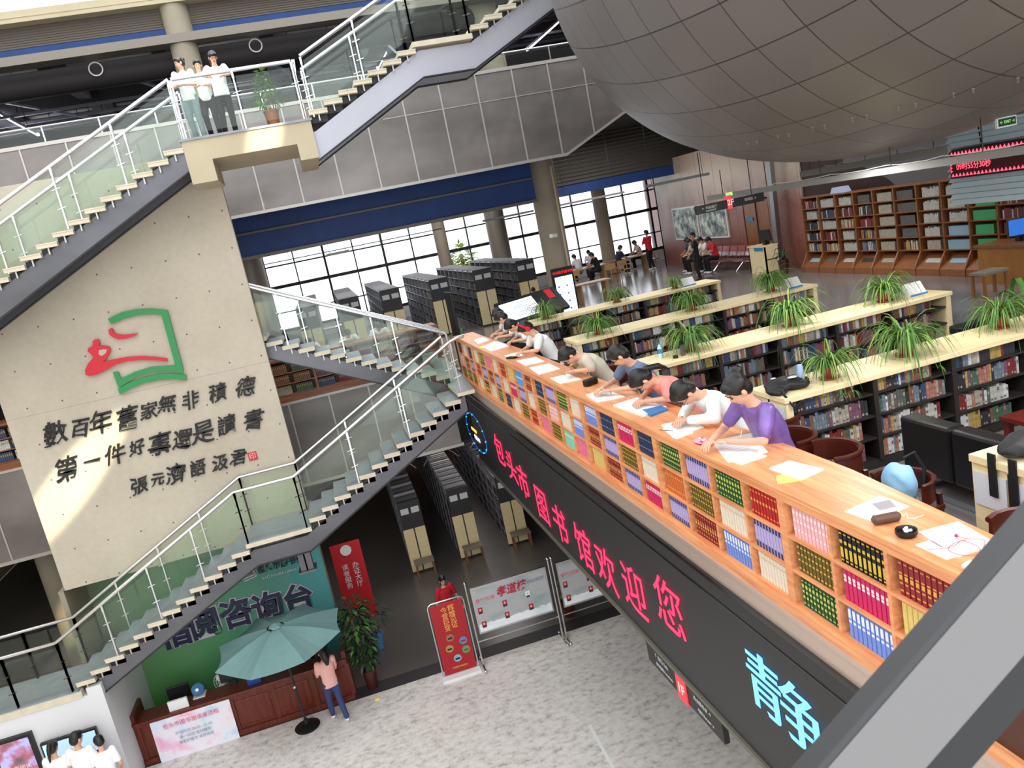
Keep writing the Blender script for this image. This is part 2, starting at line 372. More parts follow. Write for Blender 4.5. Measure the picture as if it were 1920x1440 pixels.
# concrete lift wall with recess below
struct(MB().box(-6.22, -1.36, 16.2, 16.38, 3.9, 11.55).build('wall_feature', 'concrete', origin=(-6.22+.1, 16.2, 0)))
mb = MB(); mb.box(-6.3, -1.44, 17.4, 17.55, 0, 3.9); mb.box(-6.3, -1.36, 16.38, 17.55, 3.9, 4.0); mb.box(-6.35, -6.25, 16.2, 17.4, 0, 3.9); struct(mb.build('wall_recess', 'column'))
# white plinth under the first stair landing
mb = MB(); mb.box(-9.5, -5.71, 15.0, 16.3, 0, 2.2); mb.box(-5.8, -5.71, 16.3, 17.4, 0, 2.2); mb.box(-5.97, -5.71, 15, 16.15, 2.2, 2.34)
struct(mb.build('wall_plinth', 'cabinet_white'))
# columns
def column(n, x, y, z0, z1, r, m='column'):
    struct(MB().tube([(x, y, z0), (x, y, z1)], r, 28).build(n, m, smooth=True))
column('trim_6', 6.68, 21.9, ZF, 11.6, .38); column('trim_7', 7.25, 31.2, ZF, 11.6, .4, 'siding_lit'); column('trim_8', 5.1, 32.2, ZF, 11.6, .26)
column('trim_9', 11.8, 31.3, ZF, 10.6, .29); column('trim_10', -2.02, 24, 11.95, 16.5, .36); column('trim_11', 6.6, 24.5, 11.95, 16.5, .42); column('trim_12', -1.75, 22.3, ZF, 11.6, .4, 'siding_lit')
column('trim_24', -8.2, 21.2, 0, 3.7, .35)
# white pipes beside the big column
o = MB().tube([(6.85, 21.45, ZF), (6.85, 21.45, 10.4)], .03, 8).build('drain_pipe', 'beige_paint', smooth=True); tag(o, 'thin pale pipe running up the wide column beside the touch kiosk', 'pipe')
# upper left: white skylight beam, siding, blue band, soffit and round duct
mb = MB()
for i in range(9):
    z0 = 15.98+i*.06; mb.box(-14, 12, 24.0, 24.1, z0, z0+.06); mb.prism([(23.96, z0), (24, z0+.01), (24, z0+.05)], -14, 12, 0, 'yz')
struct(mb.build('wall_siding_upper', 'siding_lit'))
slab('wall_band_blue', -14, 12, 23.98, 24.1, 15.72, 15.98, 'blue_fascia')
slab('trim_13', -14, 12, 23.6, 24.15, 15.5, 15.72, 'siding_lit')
mb = MB(); mb.box(-14, 12, 23.7, 24.1, 16.5, 16.82); mb.box(-14, 12, 23.6, 23.7, 16.5, 16.54); mb.box(-14, 12, 23.68, 23.7, 16.64, 16.66); struct(mb.build('trim_14', 'beige_paint'))
mb = MB()
mb.tube([(-14, 24.6, 15.2), (12, 24.6, 15.2)], .34, 20)
o = mb.build('air_duct', 'duct', smooth=True); tag(o, 'long round dark air duct slung under the upper soffit', 'duct')
for i, (x, lab) in enumerate(((-4.4, 'white ring opening on the dark duct left of the round column'), (-.15, 'white ring opening on the dark duct right of the round column'))):
    mb = MB(); pts = [(x+.17*math.cos(t*PI/12), 24.2, 15.28+.17*math.sin(t*PI/12)) for t in range(25)]; mb.tube(pts, .018, 6)
    tag(mb.build('duct_ring', 'white', smooth=True), lab, 'ring')
# services seen under the upper ceiling: beams, hangers, strip lights
mb = MB()
for i in range(8): mb.box(-12+i*3, -11.6+i*3, 25, 35.5, 15.6, 16.1)
for y in (26.5, 29, 32): mb.box(-14, 12, y, y+.3, 15.5, 15.9)
struct(mb.build('trim_15', 'charcoal'))
mb = MB()
for i in range(5): y = 27.5+i*1.7; mb.box(-14, 11, y, y+.1, 15.1+.1*(i % 3), 15.18+.1*(i % 3))
for k in range(6): mb.bar((-11+k*3.7, 26, 15.2), (-9.6+k*3.7, 30.5, 15.25), .09, .07)
struct(mb.build('trim_16', 'pipe_grey'))
mb = MB()
for i in range(60):
    x = rnd.uniform(-11, 9); y = rnd.uniform(25.4, 34); mb.box(x, x+.02, y, y+.02, 15.2, 16.1)
struct(mb.build('trim_17', 'black'))
def strip(p, q, lab, grp=None, w=.06, top=16.1):
    t = thing('strip_light', ((p[0]+q[0])/2, (p[1]+q[1])/2, (p[2]+q[2])/2), lab, 'light', grp)
    MB().bar((p[0], p[1], p[2]+.05), (q[0], q[1], q[2]+.05), w*1.5, .04).build('housing', 'cabinet_white', t)
    MB().bar(p, q, w, .05).build('tube', 'tube_light', t)
    for f in (.2, .8): xx = [p[i]+(q[i]-p[i])*f for i in range(3)]; MB().tube([(xx[0], xx[1], xx[2]+.06), (xx[0], xx[1], top if top else xx[2]+.4)], .008, 5).build('hanger', 'dark', t)
    return t
def rp(px, py, Y): x, z = rayY(px, py, Y); return (x, Y, z)
strip(rp(-12, 208, 29), rp(72, 253, 26), 'glowing strip light below the dark ceiling at the upper left edge')
strip(rp(549, 108, 26), rp(553, 138, 26), 'short upright looking strip light just right of the landing railing')
strip(rp(708, 128, 28), rp(730, 84, 29.5), 'slanting strip light seen through the upper stair glass')
strip(rp(988, 94, 25), rp(1046, 42, 27), 'bright strip light between upper stair and the panelled shell')
o = MB().box(-.65, .55, 26, 26.2, 11.95, 12.3).build('light_box', mat('light_box', (.93, .95, 1), .5, 0, 2.2)); tag(o, 'wide glowing light panel low behind the landing rail', 'light')
o = MB().box(.62, 1.35, 26, 26.2, 11.95, 12.3).build('light_box', 'light_box'); tag(o, 'smaller glowing light panel behind the potted tree on the landing', 'light')
# glass balustrade on the parapet
t = thing('gallery_balustrade', (0, 20.05, 12.88), 'low glass balustrade with rail on the upper gallery parapet', 'balustrade')
mb = MB(); mb.box(-14, 9.5, 20.04, 20.05, 12.88, 13.2); mb.build('glass_panel', 'green_glass', t)
mb = MB(); mb.tube([(-14, 20.05, 13.22), (9.5, 20.05, 13.22)], .025); mb.build('handrail', 'rail', t, smooth=True)
x = -13.5
for i in range(20): MB().box(x+i*1.2, x+i*1.2+.03, 20.03, 20.06, 12.86, 13.22).build('post', 'rail', t)
# ---------------- panelled shell
sy = -.2; SC0 = Vector((7.62, 9.36, 13.0)); SA = (3.93, 8.1, 3.93)
Rz = Matrix.Rotation(sy, 3, 'Z'); mb = MB(); n1, n2 = 120, 60; uvs = []
for i in range(n2+1):
    la = -PI/2+PI*i/n2
    for j in range(n1+1):
        an = -PI+2*PI*j/n1
        mb.v.append(SC0 + Rz @ Vector((SA[0]*math.cos(la)*math.sin(an), SA[1]*math.sin(la), -SA[2]*math.cos(la)*math.cos(an))))
        A, L = math.degrees(an), math.degrees(la); uvs.append(((A+.42*L+42.5)/9.3, (L-.137*A+13.7)/5.55))
for i in range(n2):
    for j in range(n1): a = i*(n1+1)+j; mb.f.append((a, a+1, a+n1+2, a+n1+1)); mb.m.append(0)
g = NG('shell_panel'); tc = g.n('ShaderNodeTexCoord'); sp = g.n('ShaderNodeSeparateXYZ'); g.l(tc.outputs['UV'], sp.inputs[0])
def edge(sock, w):
    f = g.math('FRACT', sock); return g.math('LESS_THAN', g.math('MINIMUM', f, g.math('SUBTRACT', 1.0, f)), w)
e1 = edge(sp.outputs[0], .013); e2 = edge(sp.outputs[1], .011); n = g.noise(tc.outputs['Object'], .6, 4)
wn = g.n('ShaderNodeTexWhiteNoise', noise_dimensions='2D'); cmb = g.n('ShaderNodeCombineXYZ'); g.l(g.math('FLOOR', sp.outputs[0]), cmb.inputs[0]); g.l(g.math('FLOOR', sp.outputs[1]), cmb.inputs[1]); g.l(cmb.outputs[0], wn.inputs['Vector'])
c = g.ramp(g.math('ADD', g.math('MULTIPLY', n, .6), g.math('MULTIPLY', wn.outputs['Value'], .4)), [(.2, (.47, .45, .45)), (.8, (.53, .51, .51))])
g.base(g.mix(g.math('MULTIPLY', g.math('MAXIMUM', e1, e2), .8), c, (.1, .1, .1))); g.b.inputs['Roughness'].default_value = .42; g.b.inputs['Metallic'].default_value = .35
o = mb.build('panelled_shell', 'shell_panel', smooth=True, fix=False, origin=(SC0.x, SC0.y, 9.07))
uvl = o.data.uv_layers.new(name='uv')
for lp in o.data.loops: uvl.data[lp.index].uv = uvs[lp.vertex_index]
tag(o, 'huge egg-shaped hanging shell clad in grey metal panels', 'planetarium')
# curved soffit springing from the wall behind the journal bookcase
pl = [rayX(*p, 13.62) for p in ((1586, 306), (1612, 308), (1640, 318), (1668, 333), (1700, 360), (1740, 400))]
pl = pl+[(2, pl[-1][1]), (2, 12.4), (pl[0][0], 12.4)]
struct(MB().prism(pl, 13.55, 13.75, 0, 'yz').build('trim_18', mat('shell_foot', (.36, .35, .36), .6)))
def on_shell(px, py):
    c0 = SC0; iv = Rz.transposed(); o = iv @ (Vector((0, 0, 9.2))-c0); d = iv @ (_F + _R*((px-960)/1461.3) - _U*((py-720)/1461.3))
    o = Vector([o[i]/SA[i] for i in range(3)]); e = Vector([d[i]/SA[i] for i in range(3)]); a = e.dot(e); b = o.dot(e); q = b*b-a*(o.dot(o)-1)
    if q < 0: return None
    t = (-b-q**.5)/a; return Vector((0, 0, 9.2)) + (_F + _R*((px-960)/1461.3) - _U*((py-720)/1461.3))*t
first = None
for i, (x, y) in enumerate(((215, 838), (262, 828), (368, 806), (420, 795), (538, 765), (597, 752), (730, 718), (800, 704), (955, 664), (1035, 648), (1213, 603), (1310, 582), (1523, 525), (1633, 500), (1884, 440))):
    p = on_shell(1280+x/3, y/3)
    if p is None: continue
    if first is None:
        first = MB().lathe((p.x, p.y, p.z), [(.018, .01), (.018, -.006), (.005, -.008), (.005, -.03), (.014, -.032), (.014, -.037)], 8).build('sprinkler_head', 'channel', origin=p); o = first
        mat('channel', (.62, .62, .62), .5)
    else: o = first.copy(); COL.objects.link(o); o.location = p
    tag(o, 'tiny sprinkler head under the shell, %s from the left' % nth(i), 'sprinkler', 'sprinkler heads under the panelled shell')
# ================================================================== stairs
def treads(t, x0, z0, x1, z1, n, yf, yb, first=0):
    """n risers from (x0,z0) to (x1,z1); n-1 free treads"""
    dx = (x1-x0)/(n-1); dz = (z1-z0)/n; sg = 1 if dx > 0 else -1
    for i in range(first, n-1):
        xa = x0+i*dx; xb = xa+dx+.035*sg; xa, xb = min(xa, xb), max(xa, xb); z = z0+(i+1)*dz
        mb = MB(); mb.box(xa, xb, yf, yb, z-.075, z-.012, 0); mb.box(xa+.005, xb-.005, yf+.005, yb, z-.012, z, 1)
        # pale nosing and upturned rear edge
        mb.box(xa-.004, xb+.004, yf-.008, yf+.012, z-.015, z+.006, 0)
        mb.build('tread', ['tread_edge', 'tread_top'], t)
        xm = (xa+xb)/2; mb = MB(); mb.box(xm-.012, xm+.012, yf+.03, yf+.05, z-.19, z-.075, 0); mb.box(xa+.03, xb-.02, yf+.12, yb-.1, z-.21, z-.09, 1)
        mb.build('bracket', ['seam', 'dark'], t)
def stringer(t, pts, h, y0, y1, m='steel_grey'):
    """pts: (x, ztop)"""
    poly = [(x, z) for x, z in pts]+[(x, z-h) for x, z in reversed(pts)]
    mb = MB(); mb.prism(poly, y0, y1)
    for (xa, za), (xb, zb) in zip(pts, pts[1:]): mb.bar((xa, y0+.02, za-h), (xb, y0+.02, zb-h), .1, .02, 1)
    mb.build('stringer', [m, 'dark'], t)
def railing(t, nodes, y, h=1.0, step=1.15, r=.034, clampdir=-1, skip=()):
    """nodes: (x, z) walking line"""
    MB().tube([(x, y, z+h) for x, z in nodes], r, 10).build('handrail', 'rail', t, smooth=True)
    for k, ((xa, za), (xb, zb)) in enumerate(zip(nodes, nodes[1:])):
        if k in skip: continue
        L = math.hypot(xb-xa, zb-za); n = max(1, round(L/step)); s = (zb-za)/(xb-xa)
        for i in range(n):
            a = xa+(xb-xa)*(i+.04)/n; b = xa+(xb-xa)*(i+.96)/n; za_ = za+s*(a-xa); zb_ = za+s*(b-xa)
            MB().prism([(a, za_+.08), (b, zb_+.08), (b, zb_+h-.1), (a, za_+h-.1)], y-.006, y+.006).build('glass_panel', 'green_glass', t)
        for i in range(n+1):
            a = xa+(xb-xa)*i/n; z = za+s*(a-xa)
            mb = MB(); mb.box(a-.012, a+.012, y-.03, y-.018, z-.05, z+h-.02); mb.box(a-.012, a+.012, y+.018, y+.03, z-.05, z+h-.02)
            for q in (.3, .62): mb.tube([(a-.07, y-.035, z+h*q-.01), (a+.07, y-.035, z+h*q+.02)], .009, 6)
            mb.box(a-.018, a+.018, y-.034, y+.034, z+h-.14, z+h-.02)
            mb.build('post', 'rail', t)
YF, YB = 15.0, 16.15
# lower stair: plinth landing, flight, half landing, flight up to the gallery
t = thing('lower_staircase', (-6.1, 15.55, 2.34), 'open-tread steel staircase with glass sides rising from white plinth in front of concrete wall', 'staircase')
treads(t, -6.1, 2.34, -2.55, 4.24, 13, YF, YB)
mb = MB(); mb.box(-2.55, -1.3, YF, YB, 4.14, 4.225, 0); mb.box(-2.54, -1.31, YF+.01, YB, 4.225, 4.24, 1); mb.build('half_landing', ['tread_edge', 'tread_top'], t)
mb = MB(); mb.box(-9.5, -6.05, YF-.03, YB, 2.2, 2.32, 0); mb.box(-9.5, -6.1, YF, YB, 2.32, 2.34, 1); mb.build('base_landing', ['tread_edge', 'tread_top'], t)
treads(t, -1.3, 4.24, 2.05, 6.1, 13, YF, YB)
mb = MB(); mb.prism([(2.05, YF), (2.4, YF), (2.5, 16.7), (2.62, 19.9), (2.2, 19.9), (2.2, 16.2), (2.05, 16.2)], 6.02, 6.09, 0, 'xy'); mb.prism([(2.06, YF+.01), (2.4, YF+.01), (2.5, 16.7), (2.62, 19.9), (2.2, 19.9), (2.2, 16.2), (2.06, 16.2)], 6.09, 6.1, 1, 'xy')
mb.build('top_landing', ['tread_edge', 'tread_top'], t)
for y0 in (15.12, 15.9): stringer(t, [(-5.75, 2.42), (-2.45, 4.04), (-1.42, 4.04), (2.2, 6.0)], .33, y0, y0+.08)
nodes = [(-9.3, 2.34), (-7.14, 2.34), (-6.2, 2.34), (-2.5, 4.26), (-1.38, 4.26), (2.12, 6.1)]
railing(t, nodes, YF+.04, 1.02); railing(t, nodes, YB-.05, 1.02)
MB().tube([(2.12, YF+.04, 7.12), (2.3, YF+.04, 7.17), (2.42, YF+.08, 7.17)], .034, 10).build('rail_end', 'rail', t, smooth=True)
# bracket post that carries the half landing
mb = MB(); mb.box(-1.75, -1.5, 15.5, 15.55, 3.2, 3.75); mb.box(-1.75, -1.5, 15.7, 15.75, 3.2, 3.75); mb.box(-1.64, -1.61, 15.5, 15.75, 3.2, 3.75); mb.box(-1.8, -1.45, 15.45, 15.8, 3.16, 3.2)
mb.build('hanger', 'steel_grey', t)
# return flight behind the wall
t = thing('return_staircase', (2.2, 17, 6.1), 'return stair flight climbing left behind the concrete wall above the gallery landing', 'staircase')
treads(t, 2.2, 6.1, -1.9, 8.16, 15, 16.45, 17.55)
for y0 in (16.55, 17.4): stringer(t, [(2.15, 5.98), (-1.9, 8.02)], .33, y0, y0+.08)
railing(t, [(2.28, 6.1), (-2.0, 8.2)], 16.48, 1.02); railing(t, [(2.28, 6.1), (-2.0, 8.2)], 17.5, 1.02, step=1.4)
mb = MB(); mb.box(-5.9, -1.9, 16.45, 18.6, 8.0, 8.16, 0); mb.build('hidden_landing', 'tread_edge', t)
# upper stair
t = thing('upper_staircase', (-1.7, 16, 11.64), 'upper open-tread staircase crossing the top left in front of the concrete wall', 'staircase')
treads(t, -7.15, 8.92, -1.75, 11.64, 19, YF, YB)
for y0 in (15.1, 15.95): stringer(t, [(-7.3, 8.7), (-1.68, 11.53)], .4, y0, y0+.1)
nodes = [(-7.2, 8.95), (-1.66, 11.64)]
railing(t, nodes, YF+.04, 1.0); railing(t, nodes, YB-.05, 1.0)
t2 = thing('landing_platform', (-.6, 16, 10.87), 'cream rendered landing platform with two downstand beams where three students stand', 'landing')
mb = MB(); mb.box(-1.72, .52, YF, 17.0, 11.24, 11.6); mb.box(-1.72, -1.29, YF, 16.18, 10.87, 11.24); mb.box(.19, .52, YF, 17.0, 10.95, 11.24)
mb.build('beam', 'beige_paint', t2); mb = MB(); mb.box(-1.75, .55, YF-.03, 17.0, 11.6, 11.64); mb.build('floor_tile', 'tread_top', t2)
nodes = [(-1.62, 11.64), (.42, 11.64)]
railing(t2, nodes, YF+.05, 1.0, step=1.1)
mb = MB(); mb.tube([(.46, YF+.05, 12.64), (.46, 16.1, 12.64)], .03); mb.build('handrail', 'rail', t2, smooth=True)
for i in range(6): MB().tube([(.46, YF+.1+i*.2, 11.64), (.46, YF+.1+i*.2, 12.62)], .012, 6).build('baluster', 'rail', t2)
for i in range(6): MB().tube([(-1.7-.02*i, YF+.1+i*.2, 11.64), (-1.7, YF+.1+i*.2, 12.62)], .012, 6).build('baluster', 'rail', t2)
t = thing('top_staircase', (.5, 15.6, 11.64), 'staircase with pale side plate rising to the right from the landing', 'staircase')
treads(t, .52, 11.64, 2.62, 12.64, 8, YF, YB)
mb = MB(); mb.box(2.62, 3.76, YF, YB, 12.55, 12.64); mb.build('half_landing', 'tread_edge', t)
treads(t, 3.76, 12.64, 7.36, 14.35, 13, YF, YB)
mat('side_plate', (.70, .70, .74), .45, .4, 0, .07, .8)
for y0 in (15.1, 15.95): stringer(t, [(.5, 11.38), (2.72, 12.5), (3.72, 12.5), (7.3, 14.25)], .47, y0, y0+.1, 'side_plate')
nodes = [(.6, 11.7), (2.66, 12.66), (3.72, 12.66), (7.3, 14.35)]
railing(t, nodes, YF+.04, 1.0); railing(t, nodes, YB-.05, 1.0)
# sprawling clip of paper caught on the platform edge
# ================================================================== wall emblem and calligraphy
def wp(px):   # picture point on the concrete face
    return px
def relief(name, pts, y0, y1, m, parent):
    MB().prism(pts, y0, y1).build(name, m, parent)
mat('sign_green', (.14, .54, .28), .45); mat('sign_red', (.80, .07, .16), .45); mat('ink', (.02, .02, .022), .45)
# emblem drawn in crop pixels (3x) and mapped to wall metres through the wall's corners
def cp(x, y):
    """3x-crop pixel of the wall picture to a ray on the wall plane, so outlines keep the sign's true proportions"""
    px, py = x/3, 480+y/3
    r = _F + _R*((px-960)/1461.3) - _U*((py-720)/1461.3); k = 16.2/r.y
    return (r.x*k, 9.2+r.z*k)
t = thing('library_emblem', (-3.7, 16.2, 7.4), 'green and red book-shaped emblem fixed high on the concrete wall', 'emblem')
def arc(pts, w): return pts
relief('book_frame', [cp(*p) for p in ((612, 352), (690, 315), (770, 298), (850, 294), (945, 303), (1035, 640), (1030, 655), (985, 645), (920, 645), (850, 652), (780, 672), (672, 738), (640, 652), (668, 648), (684, 688), (760, 650), (850, 622), (990, 612), (912, 328), (850, 325), (780, 330), (700, 352), (630, 382))], 16.12, 16.17, 'sign_green', t)
relief('book_page', [cp(*p) for p in ((668, 745), (740, 705), (820, 675), (900, 660), (980, 658), (1050, 665), (1050, 695), (980, 690), (900, 695), (820, 710), (750, 738), (680, 776))], 16.12, 16.17, 'sign_green', t)
relief('red_figure', [cp(*p) for p in ((540, 468), (556, 466), (566, 478), (566, 490), (560, 500), (600, 503), (622, 510), (628, 525), (620, 550), (600, 578), (585, 592), (640, 580), (720, 565), (800, 560), (880, 565), (942, 574), (945, 590), (880, 584), (800, 582), (720, 590), (650, 610), (600, 640), (550, 665), (510, 673), (488, 665), (484, 640), (500, 605), (530, 570), (520, 550), (500, 535), (500, 518), (525, 505), (528, 490), (526, 478))], 16.12, 16.17, 'sign_red', t)
relief('red_stroke', [cp(*p) for p in ((615, 412), (630, 404), (642, 412), (640, 424), (660, 436), (700, 442), (780, 432), (760, 448), (715, 463), (670, 466), (640, 455), (620, 438))], 16.12, 16.17, 'sign_red', t)
relief('stroke_hole', [cp(*p) for p in ((562, 528), (590, 522), (608, 524), (600, 545), (578, 560), (562, 550))], 16.115, 16.119, 'concrete', t)
def brush(rows, lab):
    pass
t = thing('calligraphy_verse', (-3.8, 16.2, 5.4), 'raised black brush calligraphy in three slanting lines on concrete wall', 'inscription')
line1 = list('數百年舊家無非積德'); line2 = list('第一件好事還是讀書'); line3 = list('張元濟語汲君')
P1 = [(300, 1010), (440, 975), (555, 945), (705, 925), (830, 880), (930, 840), (1065, 820), (1215, 780), (1370, 745)]
S1 = [.95, .75, .95, .9, .72, .72, .72, .75, .8]
P2 = [(365, 1210), (510, 1158), (640, 1125), (765, 1085), (885, 1070), (1015, 1040), (1130, 1000), (1265, 960), (1415, 930)]
S2 = [.95, .62, .85, .62, 1.0, .8, .95, .8, .85]
P3 = [(775, 1300), (880, 1262), (980, 1235), (1105, 1200), (1230, 1170), (1335, 1140)]
S3 = [.72, .55, .8, .65, .7, .7]
for chars, P, S in ((line1, P1, S1), (line2, P2, S2), (line3, P3, S3)):
    for i, (ch, p, sz) in enumerate(zip(chars, P, S)):
        x, z = cp(*p); tilt = [.12, -.08, .05, .15, 0, -.1, .08][i % 7]
        m = frame((x, 16.178, z), (math.cos(tilt*.5), 0, math.sin(tilt*.5)), (.1, 0, 1))
        text('brush_character', ch, sz*.5, 'ink', m, t, .018, .004 if ch != '一' else .014, .95, .3, warp=.09)
o = thing('seal_stamp', (*[cp(1422, 1125)[0]], 16.19, cp(1422, 1150)[1]), 'small red square seal beside the last calligraphy line', 'seal')
x, z = cp(1422, 1125); MB().box(x-.085, x+.085, 16.175, 16.2, z-.085, z+.085).build('seal_block', mat('seal_red', (.78, .2, .24), .5), o)
text('seal_character', '印', .14, mat('seal_pale', (.92, .75, .72), .5), front(x, 16.172, z), o, .002)
# ================================================================== big LED screen on the gallery edge
DIR = Vector((-.0218, 1, 0)).normalized(); NRM = Vector((-1, -.0218, 0)).normalized()   # NRM faces the void
def onface(y, z, off=0): return Vector((XF(y), y, z)) + NRM*off
def fbox(mb, y0, y1, z0, z1, d0, d1, m=0):
    """box on the sloping face: d0..d1 is distance towards the void"""
    vs = [onface(y, z, d) for z in (z0, z1) for (y, d) in ((y0, d0), (y1, d0), (y1, d1), (y0, d1))]
    mb.add(vs, [(0, 3, 2, 1), (4, 5, 6, 7), (0, 1, 5, 4), (1, 2, 6, 5), (2, 3, 7, 6), (3, 0, 4, 7)], m)
t = thing('led_screen', onface(10, 4.1), 'long black LED screen under the book counter scrolling red and blue characters', 'screen')
mb = MB(); fbox(mb, 2.0, 16.9, 4.12, 5.72, -.1, 0); mb.build('panel', mat('screen_black', (.17, .17, .18), .5, 0, 0, .05, 20), t)
mb = MB(); fbox(mb, 2.0, 16.95, 4.07, 4.12, -.1, .03); mb.build('lower_trim', mat('trim_olive', (.42, .41, .37), .45, .3), t)
mb = MB(); fbox(mb, 2.0, 16.95, 5.5, 5.515, 0, .008); fbox(mb, 2.0, 16.95, 5.72, 5.76, -.1, .05); mb.build('upper_trim', mat('gloss_black', (.1, .1, .1), .15), t)
def led(name, ch, y, z, size, m, sx=.55):
    return text(name, ch, size, m, frame(onface(y, z, .012), -DIR, (0, 0, 1)), t, .002, .0, sx)
mat('led_red', (1, .16, .32), .5, 0, 1.0); mat('led_blue', (.40, .72, .95), .5, 0, .8); mat('led_teal', (.1, .8, .75), .5, 0, 1); mat('led_yellow', (1, .7, .2), .5, 0, 1.2); mat('led_white', (.9, .9, 1), .5, 0, 1)
def yz(px, py):
    r = _F + _R*((px-960)/1461.3) - _U*((py-720)/1461.3)
    n = Vector((1, .0218, 0)); p0 = Vector((2.5, 16.76, 9.2)); k = ((p0-Vector((0, 0, 9.2))).dot(n))/r.dot(n); q = Vector((0, 0, 9.2))+r*k; return q.y, q.z
for ch, (px, py) in zip('包头市图书馆欢迎您', ((938, 848), (961, 880), (983, 908), (1018, 951), (1052, 988), (1097, 1032), (1139, 1072), (1191, 1112), (1257, 1145))):
    y, z = yz(px, py); led('led_character', ch, y, z, .66, 'led_red', 1.1)
y, z = yz(1472, 1328); led('led_character', '静', y, z, .62, 'led_blue', 1.85)
cy, cz = yz(893, 811)
mb = MB()
for i in range(12):
    a = i*PI/6; mb.ell(onface(cy+.95*math.cos(a), cz+.42*math.sin(a), .01), .016, 8, 6, 0)
mb.build('led_ring', 'led_teal', t)
mb = MB()
for i in range(72):
    a = i*PI/36; mb.ell(onface(cy+.97*math.cos(a), cz+.43*math.sin(a), .01), .008, 5, 4, 0)
mb.build('led_dotted_circle', mat('led_navy', (.15, .35, .8), .5, 0, 1.5), t)
y, z = yz(889, 806); mb = MB(); fbox(mb, y-.25, y+.25, z-.03, z+.03, 0, .012); mb.build('led_hand', 'led_yellow', t)
y, z = yz(896, 823); text('led_caption', '时间09:55', .13, 'led_white', frame(onface(y, z, .012), -DIR, (0, 0, 1)), t, .002)
# hanging direction sign 1F under the screen
t = thing('direction_sign', onface(7.25, 3.75), 'black hanging wayfinding sign with red 1F block below the LED screen', 'sign')
mb = MB(); fbox(mb, 6.35, 8.1, 3.77, 4.03, -.06, 0); mb.build('board', 'black', t)
mb = MB(); fbox(mb, 7.1, 7.32, 3.74, 4.05, 0, .015); mb.build('floor_block', mat('block_red', (.9, .22, .25), .5, 0, .3), t)
mb = MB(); fbox(mb, 6.6, 6.63, 4.03, 4.1, -.04, -.01); fbox(mb, 7.8, 7.83, 4.03, 4.1, -.04, -.01); mb.build('bracket', 'rail_dull', t)
fr = lambda y, z, o=.005: frame(onface(y, z, o), -DIR, (0, 0, 1))
text('floor_number', '1F', .17, 'white', fr(7.21, 3.895, .018), t, .002, .003)
mat('sign_text', (.75, .75, .75), .5)
text('direction_text', '↑ 出口 Exit', .07, 'sign_text', fr(7.7, 3.96), t, .002); text('direction_text', '报刊借阅 Periodicals', .05, 'sign_text', fr(7.65, 3.85), t, .002)
text('direction_text', '综合服务台 →', .06, 'sign_text', fr(6.75, 3.96), t, .002); text('direction_text', '电梯 Elevator ↘', .05, 'sign_text', fr(6.7, 3.85), t, .002)
# ================================================================== long counter whose outer face is a bookcase
Y0, Y1 = 3.2, 16.72
t = thing('reading_counter', (2.95, 9.9, ZF), 'long orange oak reading counter whose outer side is a three-row shelf', 'counter')
top = [(XF(2.2)-.02, 2.2), (3.14, 2.2), (3.22, 3.2), (3.33, 4.7), (3.32, 6), (3.2, 8), (3.13, 10), (3.1, 12.5), (2.94, 16), (2.92, 16.8), (XF(16.8)-.02, 16.8)]
MB().prism(top, 6.94, 6.98, 0, 'xy').build('worktop', 'orange_oak', t, bevel=.006)
mb = MB(); fbox(mb, 2.2, 16.8, 6.89, 6.94, -.05, .012); mb.build('edge_board', 'orange_oak', t)
NC = 26; pit = (Y1-Y0)/NC; RZ = [6.09, 6.365, 6.635, 6.9]
for i in range(NC+1):
    y = Y0+i*pit; w = .04 if i % 4 == 3 else .015
    mb = MB(); fbox(mb, y-w, y+w, 6.07, 6.89, -.24, .008 if w > .02 else 0); mb.build('divider', 'orange_oak', t)
for z in RZ[:3]:
    mb = MB(); fbox(mb, Y0, Y1, z-.025, z, -.24, .003); mb.build('shelf_board', 'orange_oak', t)
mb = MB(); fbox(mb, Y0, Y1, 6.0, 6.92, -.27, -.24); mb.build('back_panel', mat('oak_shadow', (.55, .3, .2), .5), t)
mb = MB(); fbox(mb, 2.2, 16.8, 5.98, 6.065, -.24, .03); mb.build('plinth', 'orange_oak', t)
mb = MB(); fbox(mb, 2.2, 3.2, 6.06, 6.9, -.24, 0); mb.build('end_cabinet', mat('dark_shelf', (.30, .16, .11), .5), t)
mb = MB(); fbox(mb, 2.2, 3.2, 6.45, 6.47, -.24, .006); mb.build('end_shelf', 'orange_oak', t)
for y in (3.0, 6.2, 9.5, 12.8, 16.4): MB().box(XF(y)+.28, XF(y)+.32, y-.12, y+.12, ZF, 6.94).build('support', 'orange_oak', t)
mb = MB(); fbox(mb, 2.2, 16.9, 5.76, 5.98, -.2, .02); fbox(mb, 2.2, 16.9, 5.95, 5.98, .02, .05); o = mb.build('kick_plate', mat('bright_metal', (.80, .72, .67), .32, .45)); tag(o, 'brushed metal strip between LED screen and orange shelf', 'trim plate')
